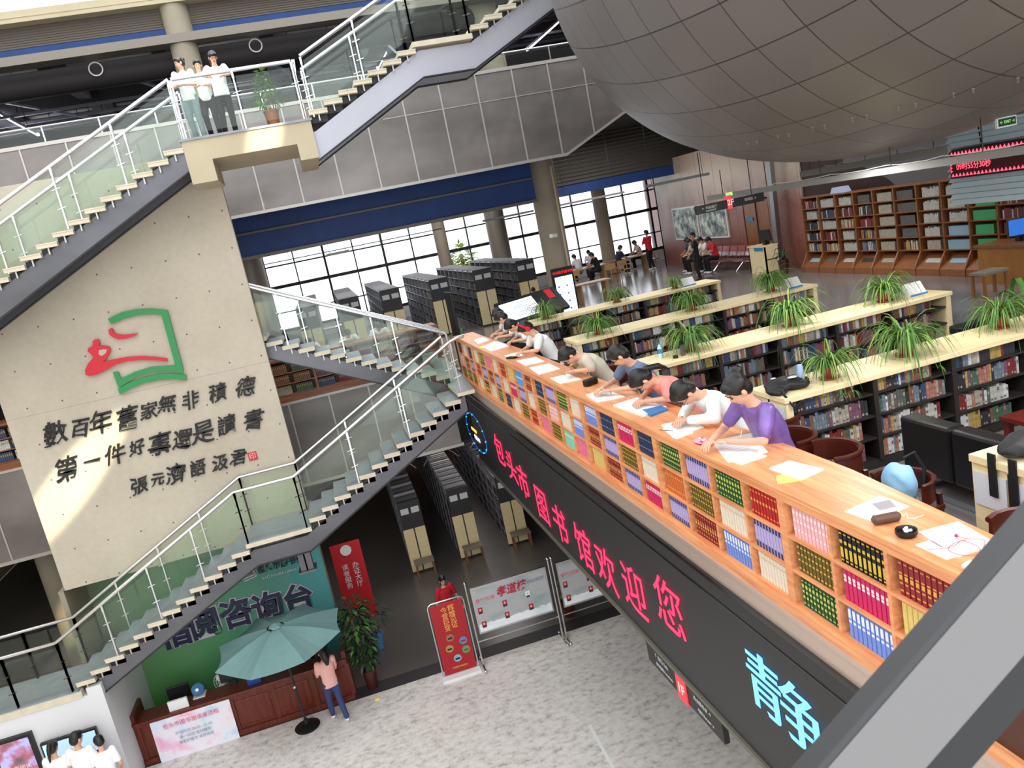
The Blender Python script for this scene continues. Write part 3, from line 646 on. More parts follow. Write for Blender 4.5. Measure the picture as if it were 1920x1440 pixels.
# ---- volumes: uniform sets of ten, one set in each cell
SETS = {
 'maroon': ((.55, .13, .17), (.85, .65, .3), 'maroon gilt'), 'blackgold': ((.07, .07, .06), (.85, .72, .25), 'black and gold'), 'pinkwhite': ((.93, .72, .74), (.95, .9, .9), 'pale pink'),
 'red': ((.70, .12, .12), (.88, .6, .3), 'red gilt'), 'magenta': ((.80, .13, .38), (.95, .9, .9), 'magenta white-labelled'), 'blue': ((.45, .56, .85), (.92, .93, .98), 'light blue white-labelled'),
 'brown': ((.42, .33, .12), (.85, .72, .3), 'brown gold-banded'), 'green': ((.10, .32, .2), (.8, .78, .3), 'dark green gilt'), 'yellow': ((.87, .76, .45), (.8, .68, .4), 'plain yellow'),
 'pink': ((.92, .48, .62), (.9, .5, .6), 'plain pink'), 'cream': ((.90, .85, .78), (.75, .68, .6), 'cream'), 'navy': ((.15, .2, .34), (.6, .6, .65), 'navy'),
 'lilac': ((.72, .66, .84), (.16, .2, .38), 'lilac navy-banded'), 'orange': ((.82, .42, .2), (.9, .75, .4), 'orange'), 'teal': ((.55, .82, .74), (.9, .95, .9), 'pale turquoise'), 'sky': ((.3, .65, .92), (.9, .95, 1), 'bright sky blue')}
for k, (c, c2, _) in SETS.items(): mat('vol_'+k, c, .5, 0, 0, .1, 30); mat('volm_'+k, c2, .4)
near = {0: ('maroon', 'yellow', 'pink'), 1: ('blackgold', 'magenta', 'blue'), 2: ('pinkwhite', 'brown', 'green'), 3: ('red', 'lilac', 'cream'), 4: ('green', 'cream', 'blue'), 5: ('lilac', 'brown', 'maroon'), 6: ('green', 'orange', 'lilac'),
        7: ('navy', 'cream', 'magenta'), 8: ('magenta', 'brown', 'lilac'), 9: ('navy', 'lilac', 'maroon'), 10: ('blue', 'maroon', 'yellow'), 11: ('cream', 'blue', 'pink'), 12: ('green', 'cream', 'teal'), 13: ('lilac', 'pinkwhite', 'brown'),
        14: ('navy', 'brown', 'pink'), 15: ('maroon', 'cream', 'red'), 16: ('sky', 'lilac', 'brown'), 17: ('yellow', 'magenta', 'cream'), 18: ('red', 'cream', 'navy'), 19: ('cream', 'lilac', 'green'), 20: ('pink', 'maroon', 'cream'), 21: ('green', 'lilac', 'blackgold'),
        22: ('cream', 'red', 'cream'), 23: ('navy', 'lilac', 'brown'), 24: ('cream', 'maroon', 'green'), 25: ('navy', 'pinkwhite', 'brown')}
def volume_mesh(mb, y, z, w, h, style, m0=0):
    fbox(mb, y, y+w*.93, z, z+h, -.2, -.025, m0)
    fbox(mb, y+w*.1, y+w*.83, z, z+h, -.025, -.018, m0)
    b = {'maroon': ((.12, .16), (.33, .37), (.62, .66), (.45, .58), (.9, .93)), 'red': ((.12, .16), (.5, .6), (.85, .9)), 'blackgold': ((.08, .12), (.18, .5), (.62, .72), (.9, .94)), 'brown': ((.1, .15), (.4, .45), (.62, .67), (.85, .9)),
         'green': ((.1, .14), (.3, .38), (.5, .58), (.68, .8), (.9, .93)), 'magenta': ((.62, .7), (.73, .84)), 'blue': ((.5, .58), (.66, .95)), 'lilac': ((.0, .22), (.82, 1.0)), 'navy': ((.3, .34), (.7, .74)), 'pinkwhite': ((.25, .3), (.55, .62), (.78, .9)),
         'cream': ((.78, .82),), 'orange': ((.2, .24), (.8, .84)), 'teal': ((.7, .8),), 'sky': ((.5, .6),), 'yellow': ((.06, .08),), 'pink': ((.9, .92),)}[style]
    for a, c in b: fbox(mb, y+w*.2, y+w*.73, z+h*a, z+h*c, -.018, -.016, m0+1)
ORD = ['nearest', 'second', 'third', 'fourth', 'fifth', 'sixth', 'seventh', 'eighth', 'ninth', 'tenth']
ROW = ['bottom', 'middle', 'top']
far = MB(); farm = []; fidx = {}
count = 0
for i in range(NC):
    for r in range(3):
        st = near[i][2-r]; y = Y0+i*pit+.045 if (i % 4 == 3) else Y0+i*pit+.022
        z = RZ[r]; W_ = Y0+(i+1)*pit-(.045 if (i+1) % 4 == 3 else .022)-.05-y; nb = 10; w = W_/nb; h = .222 if r < 2 else .228

        if i < 10:
            base = None
            for k in range(nb):
                if base is None:
                    mb = MB(); volume_mesh(mb, y, z, w, h, st); base = mb.build('bound_volume', ['vol_'+st, 'volm_'+st], fix=False); o = base; bl = Vector(base.location)
                else:
                    o = base.copy(); COL.objects.link(o); o.location = bl + DIR*(w*k)
                tag(o, '%s %s volume from left, %s row, %s column of the orange counter shelf' % (ORD[9-k], SETS[st][2], ROW[r], ORD[i]) if k else 'rightmost %s volume, %s row, %s column of the orange counter shelf' % (SETS[st][2], ROW[r], ORD[i]), 'book', '%s volumes, %s row, %s column' % (st, ROW[r], ORD[i]))
        else:
            if st not in fidx: fidx[st] = len(farm); farm += ['vol_'+st, 'volm_'+st]
            for k in range(nb): volume_mesh(far, y+w*k, z, w, h, st, fidx[st])
o = far.build('bound_volumes', farm, fix=False); tag(o, 'bound volumes packed in the far columns of the orange shelf', 'books', None, 'stuff')
# ================================================================== gallery furniture
mat('shelf_dark', (.17, .15, .14), .5); mat('shelf_black', (.10, .10, .11), .4); mat('label_paper', (.86, .86, .88), .6)
BOOKC = [((.82, .80, .76), 'off-white'), ((.62, .13, .13), 'red'), ((.20, .30, .50), 'blue'), ((.75, .70, .60), 'beige'), ((.20, .20, .22), 'black'), ((.85, .66, .25), 'yellow'), ((.30, .45, .35), 'green'),
         ((.62, .36, .22), 'brown'), ((.90, .90, .90), 'white'), ((.45, .52, .60), 'grey-blue'), ((.55, .30, .42), 'plum'), ((.80, .45, .35), 'salmon'), ((.42, .40, .38), 'grey')]
for i, (c, n) in enumerate(BOOKC):
    gy = sum(c)/3; mat('book_%s' % n, tuple((k*.7+gy*.3)*.86 for k in c), .6, 0, 0, .25, 25)  # muted, and darkened to put the shelves' overhang shade into the colours
BM = ['book_'+n for _, n in BOOKC]
allb = MB(); BLK = len(BM)
def book_at(mb, x, y, z, w, h, d, mi, lean=0):
    """spine faces -Y; (x,y,z) lower left front corner"""
    if lean:
        mb.ob((x+w/2+lean*h/2, y+d/2, z+h/2), (w, d, h), (0, lean, 0), mi)
    else: mb.box(x, x+w, y, y+d, z, z+h, mi)
def low_bookcase(x0, x1, y0, y1, lab, nseg, indiv=False, which=''):
    ztop = 7.07
    t = thing('low_bookcase', ((x0+x1)/2, (y0+y1)/2, ZF), lab, 'bookcase', 'beige-topped low bookcases behind the counter')
    MB().box(x0-.02, x1+.02, y0-.02, y1+.02, ztop-.055, ztop).build('top_board', 'beige_board', t, bevel=.006)
    ep = [MB().box(xa, xa+.07, y0, y1, ZF, ztop-.055).build('end_panel', 'beige_board', t) for xa in (x0, x1-.07)][0]
    ym = (y0+y1)/2
    MB().box(x0-.004, x0, ym-.012, ym+.012, ZF+.02, ztop-.06).build('end_groove', 'black', t)
    for s in (-1, 1):
        MB().box(x0-.006, x0-.002, ym+s*.16-.1, ym+s*.16+.1, ztop-.33, ztop-.1).build('label_sheet', 'label_paper', ep)
    MB().box(x0+.07, x1-.07, ym-.01, ym+.01, ZF, ztop-.055).build('back_panel', 'shelf_dark', t)
    MB().box(x0+.07, x1-.07, y0+.03, y1-.03, ZF, ZF+.09).build('plinth', 'shelf_dark', t)
    rows = [ZF+.1, ZF+.325, ZF+.55, ZF+.775]
    for z in rows[1:]: MB().box(x0+.07, x1-.07, y0+.02, y1-.02, z-.02, z).build('shelf', 'shelf_dark', t)
    seg = (x1-x0-.14)/nseg
    for i in range(1, nseg): xx = x0+.07+seg*i; MB().box(xx-.025, xx+.025, y0+.005, y1-.005, ZF+.09, ztop-.055).build('upright', 'shelf_dark', t)
    cnt = 0
    for r, z in enumerate(rows):
        for k in range(nseg):
            xa = x0+.07+seg*k+.035; xb = xa+seg-.07; fill = rnd.uniform(.72, .97); x = xa; ordn = 0; run = rnd.randrange(len(BM)); runl = 0
            while x < xa+(xb-xa)*fill:
                w = rnd.choice((.018, .022, .026, .03, .036)) if not indiv else rnd.choice((.024, .03, .034, .04)); h = rnd.uniform(.135, .185); d = rnd.uniform(.13, .17)
                if runl <= 0: run = rnd.randrange(len(BM)); runl = rnd.choice((1, 1, 1, 2, 4))
                runl -= 1
                if indiv and cnt < 300 and (k < 4):
                    mb = MB(); book_at(mb, x, y0+.05, z, w*.94, h, d, 0); mb.box(x+w*.2, x+w*.74, y0+.0485, y0+.05, z+h*(.1 if ordn % 3 else .6), z+h*(.22 if ordn % 3 else .8), 1)
                    o = mb.build('library_book', [BM[run], 'book_beige' if run not in (0, 8, 3) else 'book_grey'], fix=False); cnt += 1
                    tag(o, '%s book in %s bay, %s row of nearest long low bookcase, %s from left' % (BOOKC[run][1], NUM[k], ('bottom', 'second', 'third', 'top')[r], nth(ordn)), 'book', 'books on the nearest low bookcase')
                else: book_at(allb, x, y0+.05, z, w*.94, h, d, run)
                x += w; ordn += 1
            x = xa                                                                    # rear face of the unit
            while x < xb*.999 and x < xa+(xb-xa)*.8:
                w = .04; book_at(allb, x, y1-.2, z, w*.94, rnd.uniform(.14, .18), .15, rnd.randrange(len(BM))); x += w
    return t
low_bookcase(3.9, 8.6, 6.39, 6.97, 'nearest long low bookcase with beige top, behind the girl in purple', 5, True)
low_bookcase(3.7, 8.15, 8.95, 9.6, 'second low bookcase with beige top, water bottle standing on its end', 5)
low_bookcase(3.72, 8.17, 11.95, 12.6, 'third low bookcase with beige top behind the row of reading students', 5)
low_bookcase(3.74, 8.1, 15.2, 15.85, 'farthest low bookcase with beige top, in front of the kiosks', 5)
t = thing('low_bookcase', (4.35, 3.95, ZF), 'beige bookcase end at right edge with black backpack on top', 'bookcase', 'beige-topped low bookcases behind the counter')
MB().box(3.88, 7, 3.62, 4.22, 7.02, 7.07).build('top_board', 'beige_board', t); MB().box(3.9, 3.97, 3.62, 4.22, ZF, 7.02).build('end_panel', 'beige_board', t)
MB().box(3.892, 3.9, 3.9, 3.93, ZF, 7.0).build('end_groove', 'dark', t)
for s in (3.76, 4.07): MB().box(3.888, 3.896, s-.13, s+.13, 6.72, 6.96).build('label_sheet', 'label_paper', t)
MB().box(3.97, 7, 3.66, 4.18, ZF, 7.02).build('carcass', 'shelf_dark', t)
# small white stand-up signs on the far ends
for (x, y, lab) in ((7.85, 12.2, 'white stand-up notice at the far end of the third low bookcase'), (7.85, 9.3, 'white stand-up notice at the far end of the second low bookcase'), (7.5, 15.5, 'white stand-up notice at the far end of the farthest low bookcase')):
    mb = MB(); mb.prism([(-.12+y, 7.07), (.0+y, 7.24), (.02+y, 7.24), (.1+y, 7.07)], x-.14, x+.14, 0, 'yz'); mb.box(x-.14, x+.14, y-.125, y-.12, 7.07, 7.095, 1)
    o = mb.build('notice_stand', ['white', 'sign_blue']); tag(o, lab, 'notice')
# ---------------- tall black book stacks
def tall_stack(x0, w, y0, y1, z0, H, lab, grp, stool=False, wood_='beige_board', shared=None):
    t = thing('book_stack', (x0+w/2, (y0+y1)/2, z0), lab, 'bookshelf', grp)
    mb = MB(); mb.box(x0, x0+w, y0, y0+.05, z0, z0+H, 0); mb.box(x0-.004, x0+w*.47, y0-.012, y0, z0+.05, z0+H*.62, 1); mb.box(x0+w*.53, x0+w+.004, y0-.012, y0, z0+.05, z0+H*.62, 1)
    ep = mb.build('end_panel', ['charcoal', wood_], t)
    for a, b in ((.08, .44), (.56, .92)): MB().box(x0+w*a, x0+w*b, y0-.012, y0, z0+H*.83, z0+H*.91).build('label_holder', 'label_paper', ep)
    n = int((y1-y0)/.85); p = (y1-y0)/n; rows = 6
    mb = MB(); mb.box(x0+w/2-.01, x0+w/2+.01, y0+.05, y1, z0, z0+H-.05)
    mb.build('back_panel', 'shelf_black', t)
    mat('shelf_edge', (.58, .58, .60), .3, .5); mat('batten', (.75, .74, .76) if z0 > 1 else (.3, .3, .3), .4)  # pale shelf edges and gallery battens: window reflections put into their colour
    for r in range(rows+1): z = z0+.06+r*(H-.1)/rows; MB().box(x0, x0+w, y0+.05, y1, z-.012, z).build('shelf', 'shelf_edge', t)
    for i in range(1, n+1): MB().box(x0, x0+w, y0+i*p-.012, y0+i*p+.012, z0, z0+H).build('upright', 'shelf_edge', t)
    bt = 'batten' if z0 > 1 else 'charcoal'
    for i in range(n*2): yy = y0+.08+i*p/2; MB().box(x0, x0+w, yy, yy+.05, z0+H-.01, z0+H+.01).build('top_batten', bt, t)
    for side in (0, 1):
        for r in range(rows-1 if True else rows):
            z = z0+.06+r*(H-.1)/rows; hh = (H-.1)/rows
            y = y0+.1
            while y < y1-.1:
                wd = rnd.uniform(.03, .07)
                if (y-y0) % p > p*.82: y += wd; continue
                xa = x0+.02 if side == 0 else x0+w/2+.03
                allb.box(xa, xa+w/2-.05, y, y+wd*.93, z, z+hh*rnd.uniform(.55, .8), rnd.choice((4, 12, 7, 2, 4, 3, 9, 4))); y += wd
    if stool: make_stool(x0+w/2+.05, y0-.3, z0)
    return t
mat('stool_pad', (.52, .48, .42), .8); mat('stool_wood', (.55, .36, .22), .5)
stools = []
def make_stool(x, y, z, lab=None):
    lab = lab or 'padded wooden stool at the end of the %s ground-floor book stack' % ('left', 'middle', 'right')[len(stools) % 3]
    t = thing('stool', (x, y, z), lab, 'stool', 'padded stools')
    MB().box(x-.28, x+.28, y-.17, y+.17, z+.4, z+.46).build('seat', 'stool_pad', t, bevel=.01)
    for sx in (-1, 1):
        for sy in (-1, 1): MB().bar((x+sx*.24, y+sy*.13, z), (x+sx*.24, y+sy*.13, z+.4), .045, .045).build('leg', 'stool_wood', t)
    stools.append(t); return t
for x0, lab in ((1.62, 'third'), (3.15, 'fourth'), (4.55, 'fifth'), (5.95, 'rightmost, beside the wide column,'), (.38, 'second'), (-.9, 'leftmost, behind the return stair,')):
    tall_stack(x0, .6, 24.0, 31.5, ZF, 1.78, '%s black book stack from left in gallery, window behind' % lab if ',' not in lab else '%s of the gallery black book stacks' % lab, 'tall black book stacks by the gallery window')
for i, x0 in enumerate((.55, 1.98, 3.42)):
    tall_stack(x0, .62, 21.2, 30, 0, 2.15, '%s black book stack with stool on the ground floor' % ('left', 'middle', 'right')[i], 'black book stacks on the ground floor', True)
make_stool(11.75, 11.95, ZF, 'padded wooden stool standing alone near the journal wall')
# ---------------- journal bookcase along the right wall
t = thing('journal_bookcase', (13.5, 15.5, ZF), 'long brown journal bookcase with slanted bottom bays against the right wall', 'bookcase')
jx = 13.3; ys = [19.7-.72*i for i in range(12)]; ye = ys[-1]
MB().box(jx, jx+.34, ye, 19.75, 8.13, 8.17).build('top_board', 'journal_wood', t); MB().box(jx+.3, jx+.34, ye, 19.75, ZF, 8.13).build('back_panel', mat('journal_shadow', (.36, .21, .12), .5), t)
zr = [6.66, 6.96, 7.26, 7.55, 7.84]
for z in zr: MB().box(jx, jx+.3, ye, 19.73, z-.02, z).build('shelf', 'journal_wood', t)
for y in ys: MB().prism([(jx, 8.13), (jx+.3, 8.13), (jx+.3, ZF), (jx-.22, ZF), (jx-.22, ZF+.16), (jx, 6.64)], y-.02, y+.02).build('divider', 'journal_wood', t)
MB().prism([(jx-.2, ZF), (jx+.3, ZF), (jx+.3, ZF+.04), (jx-.2, ZF+.16)], ye, 19.72).build('plinth', 'journal_wood', t)
MB().prism([(jx-.2, ZF+.16), (jx-.17, ZF+.14), (jx+.22, 6.5), (jx+.2, 6.55)], ye, 19.72).build('display_slope', 'journal_wood', t)
jb = MB(); JM = ['book_off-white', 'book_red', 'book_blue', 'book_beige', 'book_black', 'book_yellow', mat('journal_green', (.25, .65, .42), .5), 'book_white', 'book_grey-blue', mat('journal_sky', (.55, .68, .75), .5), 'book_grey']
plan = ['0010', '020', '0', '0', '3', 'A', '0', 'x9', '6', '1']
cols = [[1, 0, 4, 4, 5], [0, 2, 0, 1, 5], [0, 1, 5, 0, 0], [10, 4, 1, 5, 8], [3, 3, 3, 3, 3], [10, 10, 10, 10, 5], [0, 0, 0, 0, 3], [0, 0, 0, 9, 9], [6, 6, 6, 6, 6], [1, 1, 1, 1, 1], [1, 1, 1, 1, 1]]
for i in range(11):
    yb = ys[i]; ya = ys[i+1]
    for r in range(5):
        m = cols[i][4-r] if r < 5 else 0; m = cols[i][r] if False else cols[i][4-r]
        y = ya+.06+rnd.uniform(0, .1); e = yb-.06-rnd.uniform(0, .12)
        while y < e:
            w = rnd.uniform(.02, .04); h = .2*(1 if m in (3, 6, 10, 9) else rnd.uniform(.85, 1.1)); mm = m if m in (3, 6, 10, 9, 0) or rnd.random() < .5 else rnd.choice((0, 1, 2, 4, 7))
            jb.box(jx+.05, jx+.25, y, y+w*.94, zr[4-r] if False else zr[r], (zr[r])+h, mm); y += w
    if i not in (5,): jb.ob((jx-.02, (ya+yb)/2, 6.38), (.02, .45, .22), (0, .85, 0), (9, 10, 0, 4, 3, 0, 0, 9, 8, 0, 0)[i])
o = jb.build('bound_journals', JM, fix=False); tag(o, 'bound journals packed in the brown bookcase on the right wall', 'journals', None, 'stuff')
mb = MB(); mb.prism([(18.1-.3, 8.17), (18.1-.2, 8.32), (18.1+.2, 8.32), (18.1+.3, 8.17)], 13.3, 13.5, 0, 'yz'); o = mb.build('shelf_sign', mat('sign_white_blue', (.75, .78, .88), .5)); tag(o, 'pale slanted sign standing on top of the brown journal bookcase', 'sign')
# ---------------- librarian desk at the right edge
t = thing('service_desk', (13.2, 12.6, ZF), 'yellow-brown wooden service desk with computer at the right edge', 'desk')
MB().box(12.55, 13.25, 11.6, 13.1, ZF+.72, ZF+.77).build('desk_top', 'journal_wood', t); MB().box(12.6, 13.2, 11.65, 13.05, ZF, ZF+.72).build('desk_body', mat('desk_oak', (.62, .42, .18), .4, 0, 0, .12, 5), t)
t = thing('computer_monitor', (12.95, 12.4, ZF+.77), 'black computer monitor with blue desktop on the service desk', 'monitor')
MB().ob((12.95, 12.35, ZF+1.05), (.5, .04, .34), (0, 0, -.35)).build('casing', 'black', t); MB().ob((12.942, 12.327, ZF+1.05), (.46, .01, .3), (0, 0, -.35)).build('display', mat('screen_blue', (.12, .35, .65), .3, 0, .6), t)
MB().box(12.9, 13.0, 12.35, 12.45, ZF+.77, ZF+.9).build('foot', 'black', t)
# ---------------- back counter behind the stairs
def back_counter(x0, x1, lab, seedc):
    t = thing('back_counter', ((x0+x1)/2, 20.1, 5.9), lab, 'counter', 'brown counters along the gallery edge')
    MB().box(x0, x1, 19.84, 20.55, 6.93, 6.98).build('worktop', 'dark_oak', t); MB().box(x0, x1, 19.86, 19.9, 5.9, 6.06).build('base_rail', 'dark_oak', t)
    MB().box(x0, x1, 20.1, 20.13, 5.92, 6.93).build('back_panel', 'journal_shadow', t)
    for z in (6.09, 6.365, 6.635): MB().box(x0, x1, 19.86, 20.1, z-.025, z).build('shelf', 'dark_oak', t)
    n = int((x1-x0)/.95); p = (x1-x0)/n
    for i in range(n+1): MB().box(x0+i*p-.03, x0+i*p+.03, 19.85, 20.1, 5.92, 6.93).build('divider', 'dark_oak', t)
    for z in (6.09, 6.365, 6.635):
        for i in range(n):
            for hlf in (0, 1):
                st = rnd.choice(seedc)
                y = x0+i*p+.04+hlf*(p/2-.02)
                for k in range(9): allb2.box(y+k*.045, y+k*.045+.041, 19.9, 20.08, z, z+.215, st); allb2.box(y+k*.045+.008, y+k*.045+.033, 19.897, 19.9, z+.12, z+.17, 13)
allb2 = MB()
back_counter(-1.75, 2.55, 'brown reading counter filled with bound sets behind the stairs', (3, 1, 6, 2, 12, 10, 4, 7, 8))
back_counter(-13, -6.25, 'brown reading counter left of the concrete wall', (3, 11, 2, 8, 2, 7))
b2m = BM + ['book_yellow']; o = allb2.build('bound_sets', b2m, fix=False); tag(o, 'bound sets filling the brown counters behind the stairs', 'books', None, 'stuff')
# ---------------- kiosks
t = thing('information_kiosk', (6.35, 20.5, ZF), 'tall black touch-screen kiosk with pale blue lists beside the wide column', 'kiosk')
MB().box(6.02, 6.62, 20.45, 20.57, ZF, 7.66).build('casing', 'black', t); MB().box(6.07, 6.57, 20.44, 20.45, 6.4, 7.42).build('display', mat('screen_pale', (.72, .82, .96), .3, 0, 1.0), t)
mb = MB()
for c in range(2):
    for r in range(4):
        mb.box(6.12+c*.24, 6.17+c*.24, 20.434, 20.44, 6.5+r*.21, 6.55+r*.21, 0); mb.box(6.2+c*.24, 6.31+c*.24, 20.434, 20.44, 6.55+r*.21, 6.56+r*.21, 0)
        for k in range(3): mb.box(6.12+c*.24, 6.31+c*.24, 20.434, 20.44, 6.44+r*.21+k*.02, 6.447+r*.21+k*.02, 1)
mb.build('list_lines', [mat('ui_blue', (.3, .45, .75), .5, 0, .4), mat('ui_pink', (.9, .6, .65), .5, 0, .4)], t); text('kiosk_heading', '书法数字图书馆', .085, mat('led_darkred', (.85, .1, .12), .5, 0, .8), front(6.32, 20.44, 7.53), t, .002)
text('kiosk_title', '新书推荐', .05, 'ui_blue', front(6.2, 20.434, 7.37), t, .001)
t = thing('sloped_touch_table', (4.8, 18.9, ZF), 'wide sloping black touch table showing white page behind the students', 'kiosk')
pl = [(4.05, 18.0), (4.9, 18.2)]
a, b = Vector((4.08, 18.2, 6.82)), Vector((5.15, 18.5, 6.86)); u = (b-a).normalized(); v = Vector((-.05, .85, .42)).normalized()
def tbl(du, dv, dn=0): return a + u*du + v*dv + u.cross(v)*dn
mb = MB(); mb.add([tbl(-.06, -.12), tbl(1.75, -.12), tbl(1.75, .95), tbl(-.06, .95), tbl(-.06, -.12, -.07), tbl(1.75, -.12, -.07), tbl(1.75, .95, -.07), tbl(-.06, .95, -.07)], [(0, 1, 2, 3), (7, 6, 5, 4), (0, 4, 5, 1), (1, 5, 6, 2), (2, 6, 7, 3), (3, 7, 4, 0)]); mb.build('top', 'black', t)
MB().quad(tbl(.02, 0, .004), tbl(1.0, 0, .004), tbl(1.0, .82, .004), tbl(.02, .82, .004)).build('display', mat('screen_white', (.93, .95, .97), .4, 0, .55), t)
mb = MB(); mb.quad(tbl(1.4, .45, .005), tbl(1.6, .45, .005), tbl(1.6, .9, .005), tbl(1.4, .9, .005), 0)
for i in range(9): q = .3+.07*(i % 5); w = .25+.12*(i % 3); mb.quad(tbl(q, .12+i*.07, .006), tbl(q+w, .12+i*.07, .006), tbl(q+w, .15+i*.07, .006), tbl(q, .15+i*.07, .006), 1+i % 3)
mb.build('page_marks', ['sign_red', mat('ui_grey', (.7, .75, .8), .5), 'ui_pink', mat('ui_teal', (.5, .8, .82), .5)], t)
MB().box(4.3, 5.6, 18.6, 19.0, ZF, 6.85).build('stand', 'dark', t)
# black poster post at the end of the counter
t = thing('display_post', (2.6, 17.35, ZF), 'narrow black upright display post at the far end of the counter', 'post')
MB().ob((2.64, 17.35, 7.03), (.05, .5, 1.75), (0, 0, .1)).build('board', 'black', t, bevel=.01); MB().box(2.5, 2.8, 17.2, 17.5, ZF, 6.16).build('foot', 'rail_dull', t)
# ---------------- lectern cabinet, waiting chairs, pictures, hanging sign
t = thing('enquiry_cabinet', (13.1, 21.4, ZF), 'small beige open cabinet with dark monitor beside the wooden door', 'cabinet')
MB().box(12.75, 13.25, 21.0, 21.9, ZF+.8, ZF+.84).build('top', 'beige_board', t); MB().box(12.78, 12.82, 21.0, 21.9, ZF, ZF+.8).build('back', 'beige_board', t)
for y in (21.0, 21.86): MB().box(12.78, 13.22, y, y+.04, ZF, ZF+.8).build('side', 'beige_board', t)
for z in (.02, .4): MB().box(12.8, 13.2, 21, 21.9, ZF+z, ZF+z+.03).build('shelf', 'beige_board', t)
MB().box(12.76, 12.77, 21.1, 21.55, ZF+.7, ZF+.8).build('sign_strip', 'sign_blue', t)
t = thing('cabinet_monitor', (13, 21.3, ZF+.84), 'dark monitor on the small beige cabinet', 'monitor'); MB().ob((13.0, 21.25, ZF+1.12), (.06, .42, .34), (0, -.15, .3)).build('casing', 'charcoal', t); MB().box(12.95, 13.1, 21.2, 21.35, ZF+.84, ZF+.98).build('foot', 'black', t)
mat('seat_red', (.72, .45, .46), .3, .5); mat('seat_silver', (.85, .85, .86), .3, .7)
t = thing('waiting_bench', (13.3, 25.2, ZF), 'row of red and silver waiting seats along the stained board wall', 'bench')
for i in range(9):
    y = 22.9+i*.5
    mb = MB(); mb.ob((13.42, y, ZF+.6), (.04, .44, .34), (0, .2, 0), 0); mb.ob((13.37, y, ZF+.52), (.03, .4, .12), (0, .2, 0), 1); mb.build('backrest', ['seat_red', 'seat_silver'], t)
    mb = MB(); mb.ob((13.18, y, ZF+.37), (.38, .44, .03), (0, .08, 0)); mb.build('seat', 'seat_red', t)
    MB().tube([(13.0, y+.24, ZF+.35), (13.0, y+.24, ZF+.5), (13.3, y+.24, ZF+.5)], .015, 6).build('armrest', 'rail', t)
MB().bar((13.25, 22.7, ZF+.3), (13.25, 27.1, ZF+.3), .06, .05).build('beam', 'rail', t)
for y in (23.1, 24.6, 26.1): MB().tube([(12.95, y, ZF), (13.25, y, ZF+.28), (13.5, y, ZF)], .02, 6).build('leg', 'rail', t)
g = NG('picture_art'); v, (x, y, z) = g.xyz(); n = g.noise(v, 3, 6); n2 = g.noise(v, 9, 4)
g.base(g.ramp(g.math('ADD', g.math('MULTIPLY', n, .7), g.math('MULTIPLY', n2, .35)), [(.36, (.12, .13, .14)), (.45, (.4, .42, .45)), (.53, (.62, .66, .62)), (.6, (.8, .84, .8)), (.72, (.9, .9, .86))]))
for k, (ya, yb, lab) in enumerate(((26.6, 28.6, 'left framed brushwork picture on the stained board wall'), (24.5, 26.45, 'right framed brushwork picture under the hanging sign'))):
    t = thing('wall_picture', (13.69, (ya+yb)/2, 7.16), lab, 'picture'); MB().box(13.65, 13.7, ya, yb, 7.12, 8.34).build('frame', 'white', t); MB().box(13.64, 13.65, ya+.06, yb-.06, 7.18, 8.28).build('canvas', 'picture_art', t)
def hang(x, y, z0, z1, parent, n='hanger'): MB().tube([(x, y, z0), (x, y, z1)], .008, 5).build(n, 'dark', parent)
t = thing('gallery_sign', (6.2, 11, 8.68), 'black hanging wayfinding sign with red 2F block above the gallery', 'sign')
sg = lambda px, py: Vector((rayY(px, py, 11)[0], 11, rayY(px, py, 11)[1]))
A = sg(1303, 389); B = sg(1430, 360); dx_ = (B-A).normalized(); zz = Vector((0, 0, 1))
MB().ob((A+B)/2+Vector((0, 0, -.06)), ((B-A).length, .05, .13), (0, 0, 0)).build('board', 'black', t); MB().ob(sg(1366, 379), (.075, .07, .2), (0, 0, 0)).build('floor_block', 'block_red', t)
text('floor_number', '2F', .12, 'white', frame(sg(1367, 380)+Vector((0, -.045, 0)), (1, 0, 0), zz), t, .002, .002)
text('direction_text', '← 书画展厅', .05, 'sign_text', frame(A+Vector((.22, -.03, -.045)), (1, 0, 0), zz), t, .001); text('direction_text', '多媒体阅览室', .03, 'sign_text', frame(A+Vector((.24, -.03, -.09)), (1, 0, 0), zz), t, .001)
text('direction_text', '借阅区 ↗', .05, 'sign_text', frame(B+Vector((-.24, -.03, -.06)), (1, 0, 0), zz), t, .001)
hang(5.8, 11, 8.8, 9.6, t); hang(6.6, 11, 8.8, 9.45, t)
t = thing('exit_sign', (6.15, 11.0, 8.85), 'tiny green exit sign fixed above the red 2F block', 'sign'); MB().ob(sg(1367, 364), (.1, .03, .055)).build('lamp_box', mat('exit_green', (.55, .75, .4), .5, 0, .6), t)
